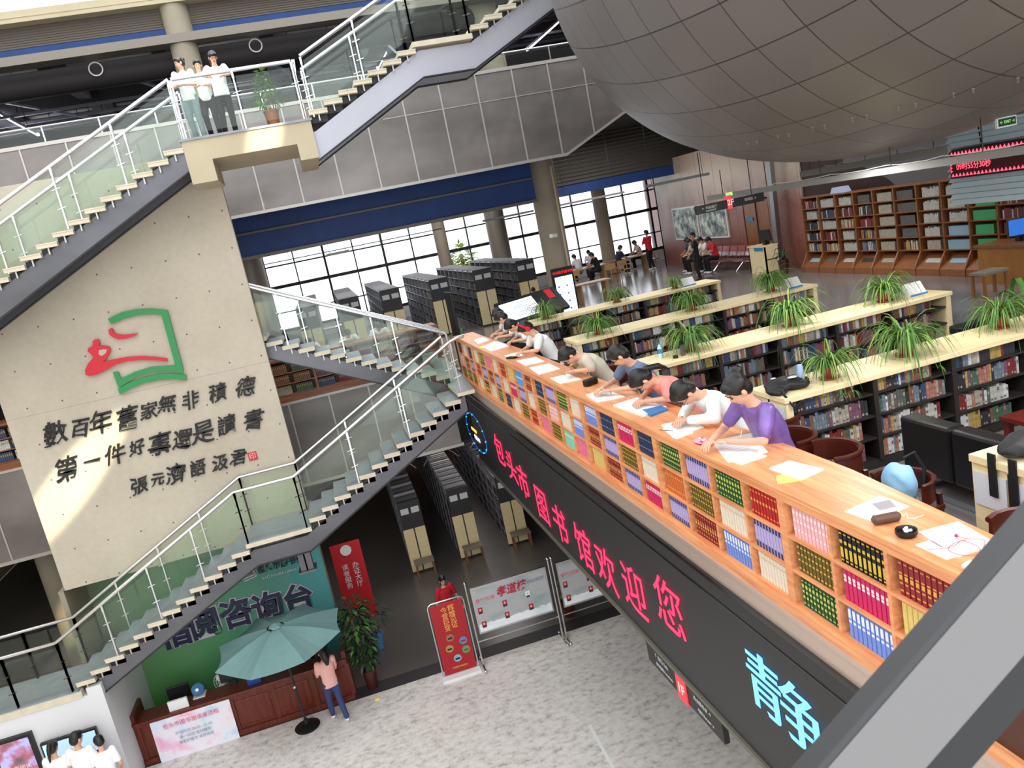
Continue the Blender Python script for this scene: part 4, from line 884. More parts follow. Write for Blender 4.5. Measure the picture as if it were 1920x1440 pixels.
# pale hanging channel beams under the shell
mat('channel', (.62, .62, .62), .5)
for (p, q, X, h, lab) in (((1328, 368), (1925, 287), 7.0, .085, 'long pale hanging channel beam crossing in front of the journal bookcase'), ((1502, 325), (1780, 281), 8.6, .1, 'shorter grey hanging channel beam under the shell')):
    y0, z0 = rayX(*p, X); y1, z1 = rayX(*q, X); z0 = z1 = (z0+z1)/2; t = thing('channel_beam', (X, (y0+y1)/2, z0), lab, 'beam')
    MB().bar((X, y0, z0), (X, y1, z1), .05, h).build('channel', 'channel', t)
    for k in range(5): yy = y0+(y1-y0)*(.08+.21*k); hang(X, yy, z0, 9.3, t)
    pts = [(X, y0+(y1-y0)*(i/30), z0+h/2+.008+.02*abs(math.sin(i*1.7))*(i % 5 < 2)) for i in range(6, 31)]; MB().tube(pts, .005, 4).build('cable', 'white', t)
x0, z0 = rayY(1210, 350, 22); x1, z1 = rayY(1330, 330, 22); t = thing('channel_beam', ((x0+x1)/2, 22, z0), 'hanging channel beam before the far windows right of the wide column', 'beam')
MB().bar((x0, 22, z0), (x1, 22, z0), .06, .08).build('channel', 'channel', t)
for f in (.1, .9): hang(x0+(x1-x0)*f, 22, z0, 11.6, t)
for (p, q, Y, lab, gl) in (((490, 498), (828, 428), 27, 'thin ladder-like cable tray in front of the left windows', 0), ((905, 415), (1000, 395), 27, 'white strip fitting in front of the middle windows', 1), ((612, 478), (655, 470), 27, 'short white strip fitting before the left windows', 1), ((1040, 385), (1170, 362), 27, 'long strip fitting before the right windows', 1)):
    x0, z0 = rayY(*p, Y); x1, z1 = rayY(*q, Y); t = thing('strip_fitting', ((x0+x1)/2, Y, min(z0, z1)), lab, 'fitting'); z0 = z1 = (z0+z1)/2
    MB().bar((x0, Y, z0), (x1, Y, z1), .12, .07 if gl else .03).build('body', 'channel' if gl else 'dark', t)
    for f in (.15, .85): hang(x0+(x1-x0)*f, Y, z0, 11.6, t)
# camera on column
t = thing('security_camera', (6.45, 21.4, 8.55), 'small white bullet camera on the wide column', 'camera'); MB().bar((6.42, 21.2, 8.52), (6.6, 21.35, 8.5), .11, .1).build('housing', 'white', t); MB().bar((6.58, 21.33, 8.5), (6.66, 21.55, 8.45), .03, .03).build('bracket', 'white', t)
# blue louvred booth with clock display hanging below the shell
BX = 10.0; yf, zt_ = rayX(1777, 247, BX); _, zb_ = rayX(1787, 384, BX)
t = thing('louvred_booth', (BX+.6, yf-2, zb_), 'pale blue louvred box hanging at the right edge behind the red display', 'booth')
mat('louvre_blue', (.88, .95, .99), .5)
MB().box(BX+.005, BX+1.1, yf-4, yf, zb_, zt_).build('inner_box', mat('louvre_gap', (.62, .70, .76), .6), t); mb = MB(); n = 13; hh = (zt_-zb_)/n
for i in range(n): z0 = zb_+i*hh; mb.add([(BX-.07, yf-4, z0), (BX-.07, yf, z0), (BX, yf, z0+hh*.82), (BX, yf-4, z0+hh*.82), (BX, yf-4, z0), (BX, yf, z0)], [(0, 1, 2, 3), (0, 3, 4), (1, 5, 2), (0, 4, 5, 1)])
mb.build('louvres', 'louvre_blue', t); MB().box(BX-.08, BX+1.1, yf-4, yf+.05, zt_, zt_+.04).build('lid', 'louvre_blue', t)
MB().tube([(BX-.03, yf-.62, zt_), (BX-.05, yf-.68, zt_-.3)], .012, 6).build('cable', 'black', t)
for y in (yf-.5, yf-2.5): hang(BX+.5, y, zt_, 9.6, t)
_, za = rayX(1778, 283, BX-.12); y_, zc = rayX(1783, 336, BX-.12)
t = thing('clock_display', (BX-.12, y_-1.5, zc), 'red scrolling LED clock display with glowing triangle border on pale blue box', 'display')
MB().box(BX-.12, BX-.04, y_-3.4, y_, zc, za).build('casing', 'black', t); mat('led_pink', (1, .25, .35), .5, 0, 1.6); mat('led_dim', (.30, .04, .07), .5); xs = BX-.125
MB().box(xs, BX-.12, y_-3.4, y_-.015, zc+.02, za-.02).build('matrix', 'led_dim', t); mb = MB()
for i in range(46):
    y = y_-.03-i*.07; mb.add([(xs-.004, y, zc+.03), (xs-.004, y-.06, zc+.03), (xs-.004, y-.03, zc+.08)], [(0, 1, 2)]); mb.add([(xs-.004, y, za-.08), (xs-.004, y-.03, za-.03), (xs-.004, y-.06, za-.08)], [(0, 1, 2)])
for i in range(5): z = zc+.09+i*(za-zc-.18)/5; mb.add([(xs-.004, y_-.02, z), (xs-.004, y_-.06, z+.025), (xs-.004, y_-.02, z+.05)], [(0, 1, 2)])
mb.build('border_lights', 'led_pink', t, fix=False)
rd = lambda y, z: frame((xs-.004, y, z), (0, -1, 0), (0, 0, 1))
text('clock_text', '09时55分30秒', .12, 'led_pink', rd(y_-.46, zc+(za-zc)*.38), t, .001, 0, .9)
x_, ze = 7.6, 0; y_, ze = rayX(1888, 228, x_); t = thing('exit_lamp', (x_, y_, ze-.05), 'white framed green running-man exit sign above the red display', 'sign')
MB().box(x_-.13, x_+.13, y_, y_+.03, ze-.055, ze+.055).build('frame', 'white', t); MB().box(x_-.115, x_+.115, y_-.006, y_, ze-.04, ze+.04).build('face', mat('exit_dark', (.1, .3, .2), .4), t); text('exit_arrows', '← EXIT →', .045, 'exit_green', front(x_, y_-.008, ze), t, .001); hang(x_, y_+.01, ze+.05, 9.35, t)
# seminar sofa and low table
t = thing('black_sofa', (5.1, 5.3, ZF), 'black leather sofa seen from behind on chrome frame legs', 'sofa')
mat('leather', (.09, .09, .10), .32); mat('sofa_frame', (.60, .61, .62), .35, .5)
MB().box(4.68, 4.86, 5.28, 5.86, ZF+.2, ZF+.7).build('backrest', 'leather', t, bevel=.03); MB().box(4.68, 4.86, 4.68, 5.27, ZF+.2, ZF+.7).build('backrest', 'leather', t, bevel=.03)
MB().box(4.86, 5.35, 4.68, 5.86, ZF+.2, ZF+.38).build('seat', 'leather', t, bevel=.03)
for y in (4.75, 5.75): MB().bar((4.72, y, ZF), (4.72, y, ZF+.2), .04, .04).build('leg', 'sofa_frame', t); MB().bar((5.3, y, ZF), (5.3, y, ZF+.2), .04, .04).build('leg', 'sofa_frame', t); MB().bar((4.72, y, ZF+.02), (5.3, y, ZF+.02), .04, .03).build('runner', 'sofa_frame', t)
MB().bar((4.72, 4.7, ZF+.02), (4.72, 5.8, ZF+.02), .04, .03).build('runner', 'sofa_frame', t)
t = thing('black_sofa', (7.7, 8.1, ZF), 'black leather armchair between first and second low bookcases', 'sofa')
MB().box(7.3, 8.2, 7.9, 8.1, ZF, ZF+.75).build('backrest', 'leather', t, bevel=.03); MB().box(7.3, 8.2, 7.3, 7.9, ZF, ZF+.4).build('seat', 'leather', t, bevel=.03)
t = thing('low_table', (6.3, 5.4, ZF), 'dark red low table with vase beside the black sofa', 'table')
MB().box(5.75, 7.2, 5.05, 5.85, ZF+.38, ZF+.42).build('table_top', mat('red_lacquer', (.40, .13, .1), .25), t)
for x in (5.8, 7.15):
    for y in (5.1, 5.8): MB().box(x-.03, x+.03, y-.03, y+.03, ZF, ZF+.38).build('leg', 'red_lacquer', t)
o = allb.build('library_books', BM, fix=False); tag(o, 'mixed books filling the low bookcases and tall black stacks', 'books', None, 'stuff')
# ---------------- chairs
mat('chair_leather', (.32, .13, .09), .3); mat('chair_wood', (.30, .12, .08), .35)
def make_chair(x, y, z, rz, lab):
    t = thing('reading_chair', (0, 0, 0), lab, 'chair', 'brown leather reading chairs')
    MB().box(-.22, .22, -.21, .21, .46, .52).build('seat', 'chair_leather', t, bevel=.02)
    mb = MB(); n = 12; k = []
    for i in range(n+1):
        a = math.radians(-15+210*i/n)
        for r, zz in ((.23, .60), (.25, .60), (.245, .77), (.225, .77)): k.append((r*1.02*math.cos(a), r*.95*math.sin(a)-.02, zz))
    fs = []
    for i in range(n):
        b = i*4
        for j in range(4): fs.append((b+j, b+(j+1) % 4, b+4+(j+1) % 4, b+4+j))
    fs += [(0, 1, 2, 3), (n*4, n*4+3, n*4+2, n*4+1)]; mb.add(k, fs); mb.build('backrest', 'chair_leather', t, smooth=True)
    pts = [(.25*math.cos(math.radians(-15+210*i/10)), .24*math.sin(math.radians(-15+210*i/10))-.02, .775) for i in range(11)]; MB().tube(pts, .02, 6).build('top_rail', 'chair_wood', t, smooth=True)
    for sx in (-1, 1):
        for sy in (-1, 1): MB().bar((sx*.2, sy*.18, 0), (sx*.19, sy*.17, .62 if sy > 0 else .46), .035, .035).build('leg', 'chair_wood', t)
    t.location = (x, y, z); t.rotation_euler = (0, 0, rz); return t
# ================================================================== ground floor
g = NG('green_banner'); v, (x, y, z) = g.xyz()
u = g.math('DIVIDE', g.math('ADD', x, 2.4), 4.8); w = g.math('DIVIDE', z, 3.9)
wn = g.n('ShaderNodeTexWhiteNoise', noise_dimensions='1D'); g.l(g.math('FLOOR', g.math('MULTIPLY', g.math('ADD', x, 9), 3.1)), wn.inputs['W'])
base = g.ramp(u, [(0, (.48, .52, .42)), (.35, (.34, .60, .38)), (.7, (.22, .56, .48)), (1, (.24, .62, .66))])
low = g.math('MINIMUM', g.math('MAXIMUM', g.math('SUBTRACT', 1.0, g.math('MULTIPLY', w, 1.9)), 0), 1); low = g.math('MULTIPLY', low, g.math('MINIMUM', g.math('MAXIMUM', g.math('SUBTRACT', 1.1, g.math('MULTIPLY', u, 1.4)), 0), 1))
c = g.mix(low, base, (.22, .60, .10)); c = g.mix(g.math('MULTIPLY', wn.outputs['Value'], .45), c, (.44, .58, .48)); g.base(c); g.b.inputs['Roughness'].default_value = .45
BY = 17.38
t = thing('enquiry_backdrop', (-3.85, BY, 0), 'green and teal printed backdrop with large navy characters behind the reception desk', 'backdrop')
MB().box(-6.25, -1.45, BY-.03, BY+.02, 0, 3.89).build('printed_board', 'green_banner', t); MB().box(-1.45, -1.42, BY-.05, BY+.02, 0, 3.89).build('edge_strip', mat('edge_olive', (.38, .36, .3), .5), t)
mat('sign_navy', (.07, .08, .26), .4); mat('sign_outline', (.78, .76, .80), .4)
for ch, p in zip('借阅咨询台', ((330, 1190), (385, 1172), (444, 1153), (503, 1140), (560, 1125))):
    x, z = rayY(*p, BY-.06)
    text('character_outline', ch, .70, 'sign_outline', front(x, BY-.04, z), t, .01, .042); text('raised_character', ch, .70, 'sign_navy', front(x, BY-.07, z), t, .02, .016)
x, z = rayY(525, 1057, BY); text('library_name', '包头市图书馆', .19, 'black', front(x, BY-.05, z), t, .01, .006, .9, .2)
x, z = rayY(527, 1073, BY); text('library_name_latin', 'BAOTOUSHI LIBRARY', .085, 'sign_outline', front(x, BY-.05, z), t, .004, .001)
x, z = rayY(462, 1073, BY)
mb = MB(); mb.prism([(x-.05, z+.1), (x+.14, z+.16), (x+.2, z-.12), (x+.16, z-.12), (x+.11, z+.12), (x-.05, z+.07)], BY-.05, BY-.035, 0)
for k in range(3): mb.prism([(x-.18+.04*k, z-.06-.05*k), (x+.2, z-.02-.05*k), (x+.2, z-.04-.05*k), (x-.16+.04*k, z-.085-.05*k)], BY-.05, BY-.035, 1 if k == 0 else 0)
mb.build('small_emblem', ['sign_outline', 'sign_red'], t)
# reception desk
t = thing('reception_desk', (-3.5, 15.95, 0), 'long mahogany reception desk with panelled front below the parasol', 'desk')
dy = 15.74
MB().box(-5.72, -1.38, dy, dy+.5, .9, .95).build('desk_top', 'mahogany', t, bevel=.008); MB().box(-5.66, -1.44, dy+.05, dy+.1, 0, .9).build('front_board', 'mahogany', t)
MB().box(-5.7, -1.4, dy+.0, dy+.06, 0, .12).build('base_moulding', 'mahogany', t); MB().box(-5.7, -1.4, dy+.02, dy+.06, .84, .9).build('cornice', 'mahogany', t)
for x in (-3.75, -2.95, -2.1): MB().box(x, x+.7, dy+.03, dy+.055, .2, .76).build('raised_panel', 'mahogany', t, bevel=.01)
for x in (-3.85, -3.02, -2.2, -1.45, -5.68): MB().box(x, x+.09, dy+.02, dy+.06, .12, .84).build('pilaster', 'mahogany', t)
for x in (-5.72, -1.46): MB().box(x, x+.08, dy+.05, dy+.75, 0, 1.12).build('end_panel', 'mahogany', t)
g = NG('pastel_print'); v, (x, y, z) = g.xyz(); n = g.noise(v, 1.6, 3)
g.base(g.ramp(n, [(.34, (.95, .70, .82)), (.44, (.93, .90, .93)), (.54, (.90, .91, .95)), (.64, (.68, .84, .94))]))
t = thing('pastel_poster', (-4.6, dy-.05, 0), 'large pink and blue pastel notice leaning on the desk front', 'poster')
MB().ob((-4.6, dy-.02, .44), (1.56, .02, .88), (-.05, 0, 0)).build('board', 'pastel_print', t)
text('notice_title', '包头市图书馆读者须知', .11, mat('print_pink', (.85, .3, .5), .5), frame((-4.6, dy-.07, .74), (1, 0, 0), (0, .05, 1)), t, .002)
text('notice_lines', '开馆时间 08:30—21:00\n周一闭馆 请勿喧哗\n请爱护图书 有序阅览', .075, mat('print_grey', (.55, .55, .65), .5), frame((-4.6, dy-.07, .42), (1, 0, 0), (0, .05, 1)), t, .001, 0, 1, 0, 'CENTER', 1, 1.4)
mat('cardboard', (.8, .72, .6), .8); mat('bottle_blue', (.35, .55, .75), .15)
o = MB().box(-4.98, -4.6, 15.82, 15.87, .95, 1.16).build('desk_notice', 'white'); tag(o, 'small white notice standing on the desk above the pastel poster', 'notice')
jx_, jz_ = rayY(374, 1312, 16.0)
t = thing('water_jug', (jx_, 16.02, .95), 'large blue water jug lying on the desk beside the fan', 'water jug'); mb = MB(); R_ = Euler((1.15, 0, .15)).to_matrix(); k = V0 = Vector((jx_, 16.12, 1.1))
pr = [(.03, -.2), (.045, -.19), (.05, -.15), (.12, -.09), (.13, -.04), (.125, 0), (.13, .05), (.13, .16), (.11, .2)]; a0 = len(mb.v)
for r, z in pr:
    for q in range(18): mb.v.append(V0 + R_ @ Vector((r*math.cos(q*PI/9), r*math.sin(q*PI/9), -z)))
for p_ in range(len(pr)-1):
    for q in range(18): a = p_*18+q; b = p_*18+(q+1) % 18; mb.f.append((a, b, b+18, a+18)); mb.m.append(0)
mb.f += [tuple(range(18)), tuple(len(mb.v)-18+q for q in range(18))]; mb.m += [1, 0]
mb.build('jug', ['bottle_blue', 'white'], t, smooth=True); MB().box(jx_-.12, jx_+.12, 16.02, 16.26, .9, .97).build('cradle', 'white', t)
fx_, fz_ = rayY(418, 1276, 16.6); FC = Vector((fx_, 16.6, fz_))
t = thing('pedestal_fan', (fx_, 16.7, 0), 'cream pedestal fan standing behind the desk', 'fan'); mb = MB(); mb.tube([(fx_, 16.7, .03), (fx_, 16.7, fz_-.05)], .02, 8); mb.lathe((fx_, 16.7, 0), [(.2, 0), (.2, .02), (.03, .04)], 16); mb.build('stand', 'cardboard', t)
mb = MB(); R_ = Euler((1.1, 0, .35)).to_matrix()
for k in range(4): rr = .05+.045*k; mb.tube([FC+R_ @ Vector((rr*math.cos(a*PI/10), rr*math.sin(a*PI/10), .05*(1-k/3))) for a in range(21)], .005, 5)
for k in range(16): a = k*PI/8; mb.tube([FC+R_ @ Vector((.02*math.cos(a), .02*math.sin(a), .05)), FC+R_ @ Vector((.19*math.cos(a), .19*math.sin(a), 0))], .003, 4)
mb.build('cage', 'white', t); mb = MB()
for k in range(3): a = k*2.09; mb.ell(FC+R_ @ Vector((.09*math.cos(a), .09*math.sin(a), .01)), (.085, .06, .01), 10, 6, 0, R_ @ Matrix.Rotation(a, 3, 'Z'))
mb.ell(FC, .035); mb.build('blades', mat('fan_cream', (.9, .88, .8), .5), t, smooth=True)
t = thing('file_rack', (-3.3, 15.95, .95), 'blue and white leaflet box on the desk beside a small dark monitor', 'file box'); MB().box(-3.42, -3.15, 15.9, 16.05, .95, 1.13).build('box_front', mat('folder_blue', (.12, .25, .62), .4), t); MB().box(-3.41, -3.16, 15.94, 16.04, 1.13, 1.26).build('leaflets', 'white', t)
for x, y, lab in ((-3.75, 16.15, 'dark monitor left of the blue leaflet box'), (-2.3, 16.2, 'dark monitor under the parasol edge'), (-1.95, 16.2, 'dark monitor in front of the pink-shirted woman')):
    t = thing('desk_monitor', (x, y, .95), lab, 'monitor'); MB().ob((x, y, 1.2), (.44, .04, .28)).build('casing', 'black', t); MB().box(x-.08, x+.08, y-.02, y+.08, .95, 1.07).build('foot', 'black', t)
OX = rayY(345, 1326, 16.6)[0]+4.75
t = thing('office_chair', (-4.75+OX, 16.9, 0), 'black mesh office chair behind the desk', 'chair'); MB().ob((-4.75+OX, 16.6, .86), (.46, .05, .5), (.1, 0, 0)).build('backrest', 'dark', t, bevel=.03); MB().box(-4.98+OX, -4.52+OX, 16.62, 17.05, .45, .52).build('seat', 'black', t); MB().tube([(-4.75+OX, 16.85, 0), (-4.75+OX, 16.85, .45)], .03, 8).build('column', 'rail_dull', t)
# parasol
t = thing('parasol', (-2.42, 15.28, 0), 'pale teal octagonal parasol open over the reception desk', 'parasol')
MB().lathe((-2.42, 15.28, 0), [(.25, 0), (.26, .03), (.2, .06), (.05, .09), (.04, .2)], 24).build('base', 'black', t, smooth=True)
Cc = Vector((-2.49, 15.3, 2.16)); MB().tube([(-2.42, 15.28, .05), (-2.48, 15.3, 2.2)], .022, 8).build('pole', 'dark', t); mb = MB(); mb.ell((-2.45, 15.26, .95), .035); mb.build('crank', 'rail', t)
tl = Euler((.0, -.03, 0)).to_matrix(); rim = []; N8 = 8
for k in range(8): a = math.radians(22.5+45*k); rim.append(Cc + tl @ Vector((1.32*math.cos(a), 1.2*math.sin(a), -.12+.1*math.sin(a))))
apex = Cc + Vector((0, 0, .16)); mb = MB(); vs = [apex]; fs = []
for k in range(8):
    for j in range(1, 5):
        f = j/4
        for m_ in range(4):
            g_ = m_/4; p = rim[k].lerp(rim[(k+1) % 8], g_); sag = -.06*math.sin(PI*g_)*f; q = apex.lerp(p, f); q.z += .05*math.sin(PI*f)+sag; d_ = (q-apex); d_.z = 0; q -= d_.normalized()*(.06*math.sin(PI*g_)*f) if d_.length else Vector(); vs.append(q)
def ix(k, j, m_): k = k+(m_//4); m_ = m_ % 4; return 1+((k % 8)*4+(j-1))*4+m_
for k in range(8):
    for m_ in range(4):
        fs.append((0, ix(k, 1, m_), ix(k, 1, m_+1)))
        for j in range(1, 4): fs.append((ix(k, j, m_), ix(k, j+1, m_), ix(k, j+1, m_+1), ix(k, j, m_+1)))
mb.add(vs, fs); cn = mb.build('canopy', mat('parasol_cloth', (.44, .58, .57), .8, 0, 0, .06, 3), t); md = cn.modifiers.new('th', 'SOLIDIFY'); md.thickness = .006
mb = MB()
for k in range(8): mb.tube([apex-Vector((0, 0, .03)), rim[k]-Vector((0, 0, .02))], .006, 4)
mb.build('ribs', 'dark', t); MB().lathe(apex, [(.14, -.015), (.12, .03), (.02, .07)], 8).build('vent_cap', 'parasol_cloth', t); MB().tube([apex+Vector((.16*math.cos(a*PI/8), .14*math.sin(a*PI/8), -.0)) for a in range(0, 12)], .012, 5).build('vent_shadow', 'black', t)
# posters on stands
g = NG('misty_print'); v, (x, y, z) = g.xyz(); n = g.noise(v, 1.3, 5, (1, 1, 3)); n2 = g.noise(v, 12, 3)
c = g.ramp(n, [(.35, (.72, .84, .86)), (.5, (.90, .93, .95)), (.65, (.96, .94, .96))]); top_ = g.math('GREATER_THAN', g.math('ADD', g.math('MULTIPLY', n2, .16), z), 1.04)
g.base(g.mix(g.math('MULTIPLY', top_, .6), c, (.45, .42, .42)))
mat('print_red', (.68, .1, .18), .5)
def board(x0, x1, lab, heading):
    y = 15.42; t = thing('display_board', ((x0+x1)/2, y, 0), lab, 'notice board', 'misty blue honour boards on steel stands')
    for x in (x0, x1): mb = MB(); mb.tube([(x, y, .03), (x, y, 1.95)], .022, 8); mb.ell((x, y, 1.97), .035); mb.tube([(x, y-.28, .03), (x, y+.28, .03)], .022, 8); mb.ell((x, y-.3, .035), .035); mb.ell((x, y+.3, .035), .035); mb.build('post', 'rail', t, smooth=True)
    MB().tube([(x0, y, .58), (x1, y, .58)], .014, 6).build('cross_rail', 'rail', t)
    MB().box(x0+.08, x1-.08, y-.02, y+.02, .75, 1.82).build('frame', 'rail', t); MB().box(x0+.11, x1-.11, y-.025, y-.02, .79, 1.78).build('print', 'misty_print', t)
    text('board_heading', heading, .25, 'print_red', front(x0+.95, y-.032, 1.56), t, .001, .005, .9, .15); text('board_subheading', '春行如来', .11, mat('print_rose', (.85, .45, .5), .5), front(x0+.35, y-.032, 1.5), t, .001)
    text('board_small_text', '百善孝为先 家和万事兴\n尊老爱幼 薪火相传', .045, 'print_grey', front(x0+1.5, y-.032, 1.6), t, .001)
    for k, (px, pz) in enumerate(((.2, 1.28), (.75, 1.28), (1.28, 1.33), (.22, .95), (.75, 1.0), (1.3, 1.02))):
        mb = MB(); mb.box(x0+px-.05, x0+px+.05, y-.03, y-.026, pz-.07, pz+.07, 0 if k != 2 else 3); mb.ell((x0+px, y-.03, pz+.015), (.022, .004, .03), 8, 6, 1); mb.box(x0+px-.04, x0+px+.04, y-.033, y-.03, pz-.07, pz-.03, 2); mb.build('portrait', ['print_red', mat('skin_print', (.85, .7, .62), .6), 'dark', 'white'], t)
    return t
board(1.38, 3.24, 'wide misty-blue honour board with portraits on steel posts', '孝道榜'); board(3.32, 5.18, 'second honour board partly hidden behind the LED screen', '孝道榜')
t = thing('red_display_stand', (.88, 15.4, 0), 'red floor-standing poster frame with round pictures beside the honour board', 'poster stand')
y = 15.38; MB().tube([(.5, y, .06), (.5, y, 1.66), (.52, y, 1.72), (.58, y, 1.76), (1.2, y, 1.76), (1.26, y, 1.72), (1.28, y, 1.66), (1.28, y, .06)], .018, 8).build('frame', 'rail', t, smooth=True)
MB().box(.54, 1.24, y-.008, y+.008, .08, 1.7).build('poster', mat('poster_red', (.66, .09, .13), .4), t); MB().box(.46, 1.3, y-.18, y+.18, 0, .06).build('base', 'white', t)
mat('print_gold', (.95, .7, .35), .4)
for k, ch in enumerate('辉煌见证'): text('poster_character', ch, .15, 'print_gold', front(.98, y-.012, 1.56-.135*k), t, .001)
for k, ch in enumerate('今昔巨变'): text('poster_character', ch, .15, 'print_gold', front(.82, y-.012, 1.54-.14*k), t, .001)
for k, (px, pz, c) in enumerate(((.82, .9, 'book_salmon'), (1.08, .76, 'bottle_blue'), (.76, .66, 'book_yellow'), (1.1, .54, 'journal_green'), (.88, .4, 'journal_sky'))):
    MB().tube([(px, y-.012, pz), (px, y-.009, pz)], .085, 20).build('round_picture', c, t); MB().box(px-.05, px+.05, y-.016, y-.012, pz-.03, pz+.01).build('picture_detail', ['dark', 'poster_red', 'dark', 'print_red', 'ink'][k], t)
text('poster_footer', '庆祝新中国成立', .05, 'print_gold', front(.9, y-.012, .2), t, .001)
t = thing('red_roller_banner', (-.9, 19, 0), 'tall red roller banner with white characters in the dark passage', 'banner')
MB().ob((-1.0, 19.2, 1.15), (.75, .02, 2.1), (0, 0, 0)).build('sheet', mat('banner_red', (.78, .1, .14), .5), t); MB().box(-1.4, -.6, 19.1, 19.3, 0, .1).build('base', 'rail_dull', t)
for k, s_ in enumerate(('读者服务', '办证大厅')): text('banner_text', '\n'.join(s_), .17, 'white', front(-1.12+.26*k, 19.18, 1.3), t, .001)
MB().tube([(-1.0, 19.185, 2.0), (-1.0, 19.18, 2.0)], .14, 16).build('round_logo', 'white', t)
# bookcases deep in the ground floor hall
t = thing('hall_bookcase', (1.5, 33, 0), 'brown lit bookcase wall at the back of the ground-floor hall', 'bookcase'); MB().box(-4, 8, 33.3, 33.35, 0, 3.4).build('back_panel', 'journal_shadow', t)
for z in (.1, .5, .95, 1.4, 1.85, 2.3, 2.75, 3.2): MB().box(-4, 8, 32.95, 33.3, z, z+.04).build('shelf', 'orange_oak', t)
for i in range(13): MB().box(-4+i, -3.95+i, 32.95, 33.3, 0, 3.4).build('divider', 'orange_oak', t)
mb = MB()
for i in range(12):
    for z in (.54, .99, 1.44, 1.89, 2.34, 2.79):
        if rnd.random() < .2: continue
        x = -3.9+i; c = rnd.randrange(len(BM))
        while x < -3.1+i: mb.box(x, x+.045, 33.02, 33.28, z, z+.3*rnd.uniform(.8, 1), c if rnd.random() < .6 else rnd.randrange(len(BM))); x += .05
o = mb.build('hall_books', BM, fix=False); tag(o, 'books filling the lit brown bookcase at the back of the hall', 'books', None, 'stuff')
for i in range(3):
    x0 = .6+1.44*i; mb = MB(); mb.tube([(x0-.3+.15*k, 24.2, 2.15+.45*math.sin(PI*k/8)) for k in range(9)], .018, 6); o = mb.build('arched_lamp_arm', 'rail', smooth=True); tag(o, 'thin chrome arch over the %s ground-floor book stack' % ('left', 'middle', 'right')[i], 'lamp arm')
strip((3.0, 24.3, 2.95), (3.75, 22.3, 2.9), 'glowing strip light just left of the LED screen, over the ground-floor stacks', None, .05, 3.62)
for x, y in ((-3, 22), (3, 22), (3, 29), (-9, 24), (9, 26), (1, 18.3)): lamp('hall_fill', 'AREA', (x, y, 3.55), 12, (1, .93, .85), (x, y, 0), size=1.2)  # area lamps without fixtures, added to lift the dark hall
for x, y, z, e in ((5.2, 4.2, 9.3, 38), (6.4, 8.6, 8.98, 34), (10, 16, 9.5, 40)): lamp('shell_fill', 'AREA', (x, y, z), e, (1, .97, .93), (x, y, 0), size=.5)  # unseen area lamps added to brighten floor and bookcases under the shell
for x, y in ((10, 25), (1, 24), (4.5, 29)): lamp('gallery_fill', 'AREA', (x, y, 11.3), 80, (1, .98, .95), (x, y, 0), size=2)  # area lamps without fixtures that brighten the far gallery
# wall screens by the plinth
mat('screen_purple', (.55, .50, .70), .3, 0, .5)
t = thing('wall_display', (-7.35, 14.95, 1.0), 'tall framed display with pink and violet picture at the lower left corner', 'display'); MB().box(-7.75, -7.05, 14.9, 15, .6, 1.86).build('casing', 'black', t); g = NG('display_picture'); v, (x, y, z) = g.xyz(); n = g.noise(v, 3.5, 4)
c = g.ramp(n, [(.35, (.35, .30, .33)), (.5, (.60, .36, .42)), (.62, (.62, .62, .85))]); g.base(c); g.l(c, g.b.inputs['Emission Color']); g.b.inputs['Emission Strength'].default_value = .35
MB().box(-7.69, -7.11, 14.895, 14.9, .68, 1.8).build('picture', 'display_picture', t); text('display_text', '数字阅读', .1, 'white', front(-7.4, 14.89, 1.25), t, .001)
t = thing('wide_monitor', (-6.45, 14.9, 1.1), 'wide pale blue monitor on the white plinth before three students', 'monitor'); MB().box(-6.95, -5.98, 14.86, 14.93, 1.12, 1.6).build('casing', 'black', t); MB().box(-6.92, -6.01, 14.855, 14.86, 1.16, 1.56).build('display', mat('screen_sky', (.62, .74, .86), .3, 0, .5), t); MB().box(-6.8, -6.1, 14.5, 14.98, .9, .94).build('ledge', 'dark', t)
# white tape strips on the carpet
for i, (p, q) in enumerate((((2.76, 12.39), (2.74, 11.15)), ((2.78, 10.6), (2.72, 9.5)))):
    o = MB().bar((p[0], p[1], .003), (q[0], q[1], .003), .06, .004).build('floor_tape', 'white'); tag(o, ('longer white tape strip on the carpet left of the LED screen', 'white tape strip on the carpet under the hanging 1F sign')[i], 'tape')
o = MB().box(-1.0, -.9, 15.42, 15.5, 0, .04).build('sticky_note', mat('note_yellow', (.95, .88, .45), .6)); tag(o, 'small yellow block lying on the carpet edge by the desk', 'note')
# ================================================================== people
mat('skin', (.86, .66, .55), .55, 0, 0, .04, 12); mat('skin_tan', (.74, .54, .43), .55, 0, 0, .04, 12); mat('hair', (.09, .07, .07), .4, 0, 0, .2, 60, .3); mat('lip', (.70, .38, .36), .5); mat('eye_dark', (.08, .06, .06), .3)
V = Vector
def remeshed(mb, vox):
    me = bpy.data.meshes.new('tmp'); me.from_pydata(mb.v, [], mb.f); o = bpy.data.objects.new('tmp', me); COL.objects.link(o)
    m = o.modifiers.new('r', 'REMESH'); m.mode = 'VOXEL'; m.voxel_size = vox; s_ = o.modifiers.new('s', 'SMOOTH'); s_.iterations = 3; s_.factor = .5
    r = bpy.data.meshes.new_from_object(o.evaluated_get(bpy.context.evaluated_depsgraph_get()))
    bpy.data.objects.remove(o); bpy.data.meshes.remove(me)
    out = MB(); out.v = [v.co.copy() for v in r.vertices]; out.f = [tuple(p.vertices) for p in r.polygons]; out.m = [0]*len(out.f); bpy.data.meshes.remove(r); return out
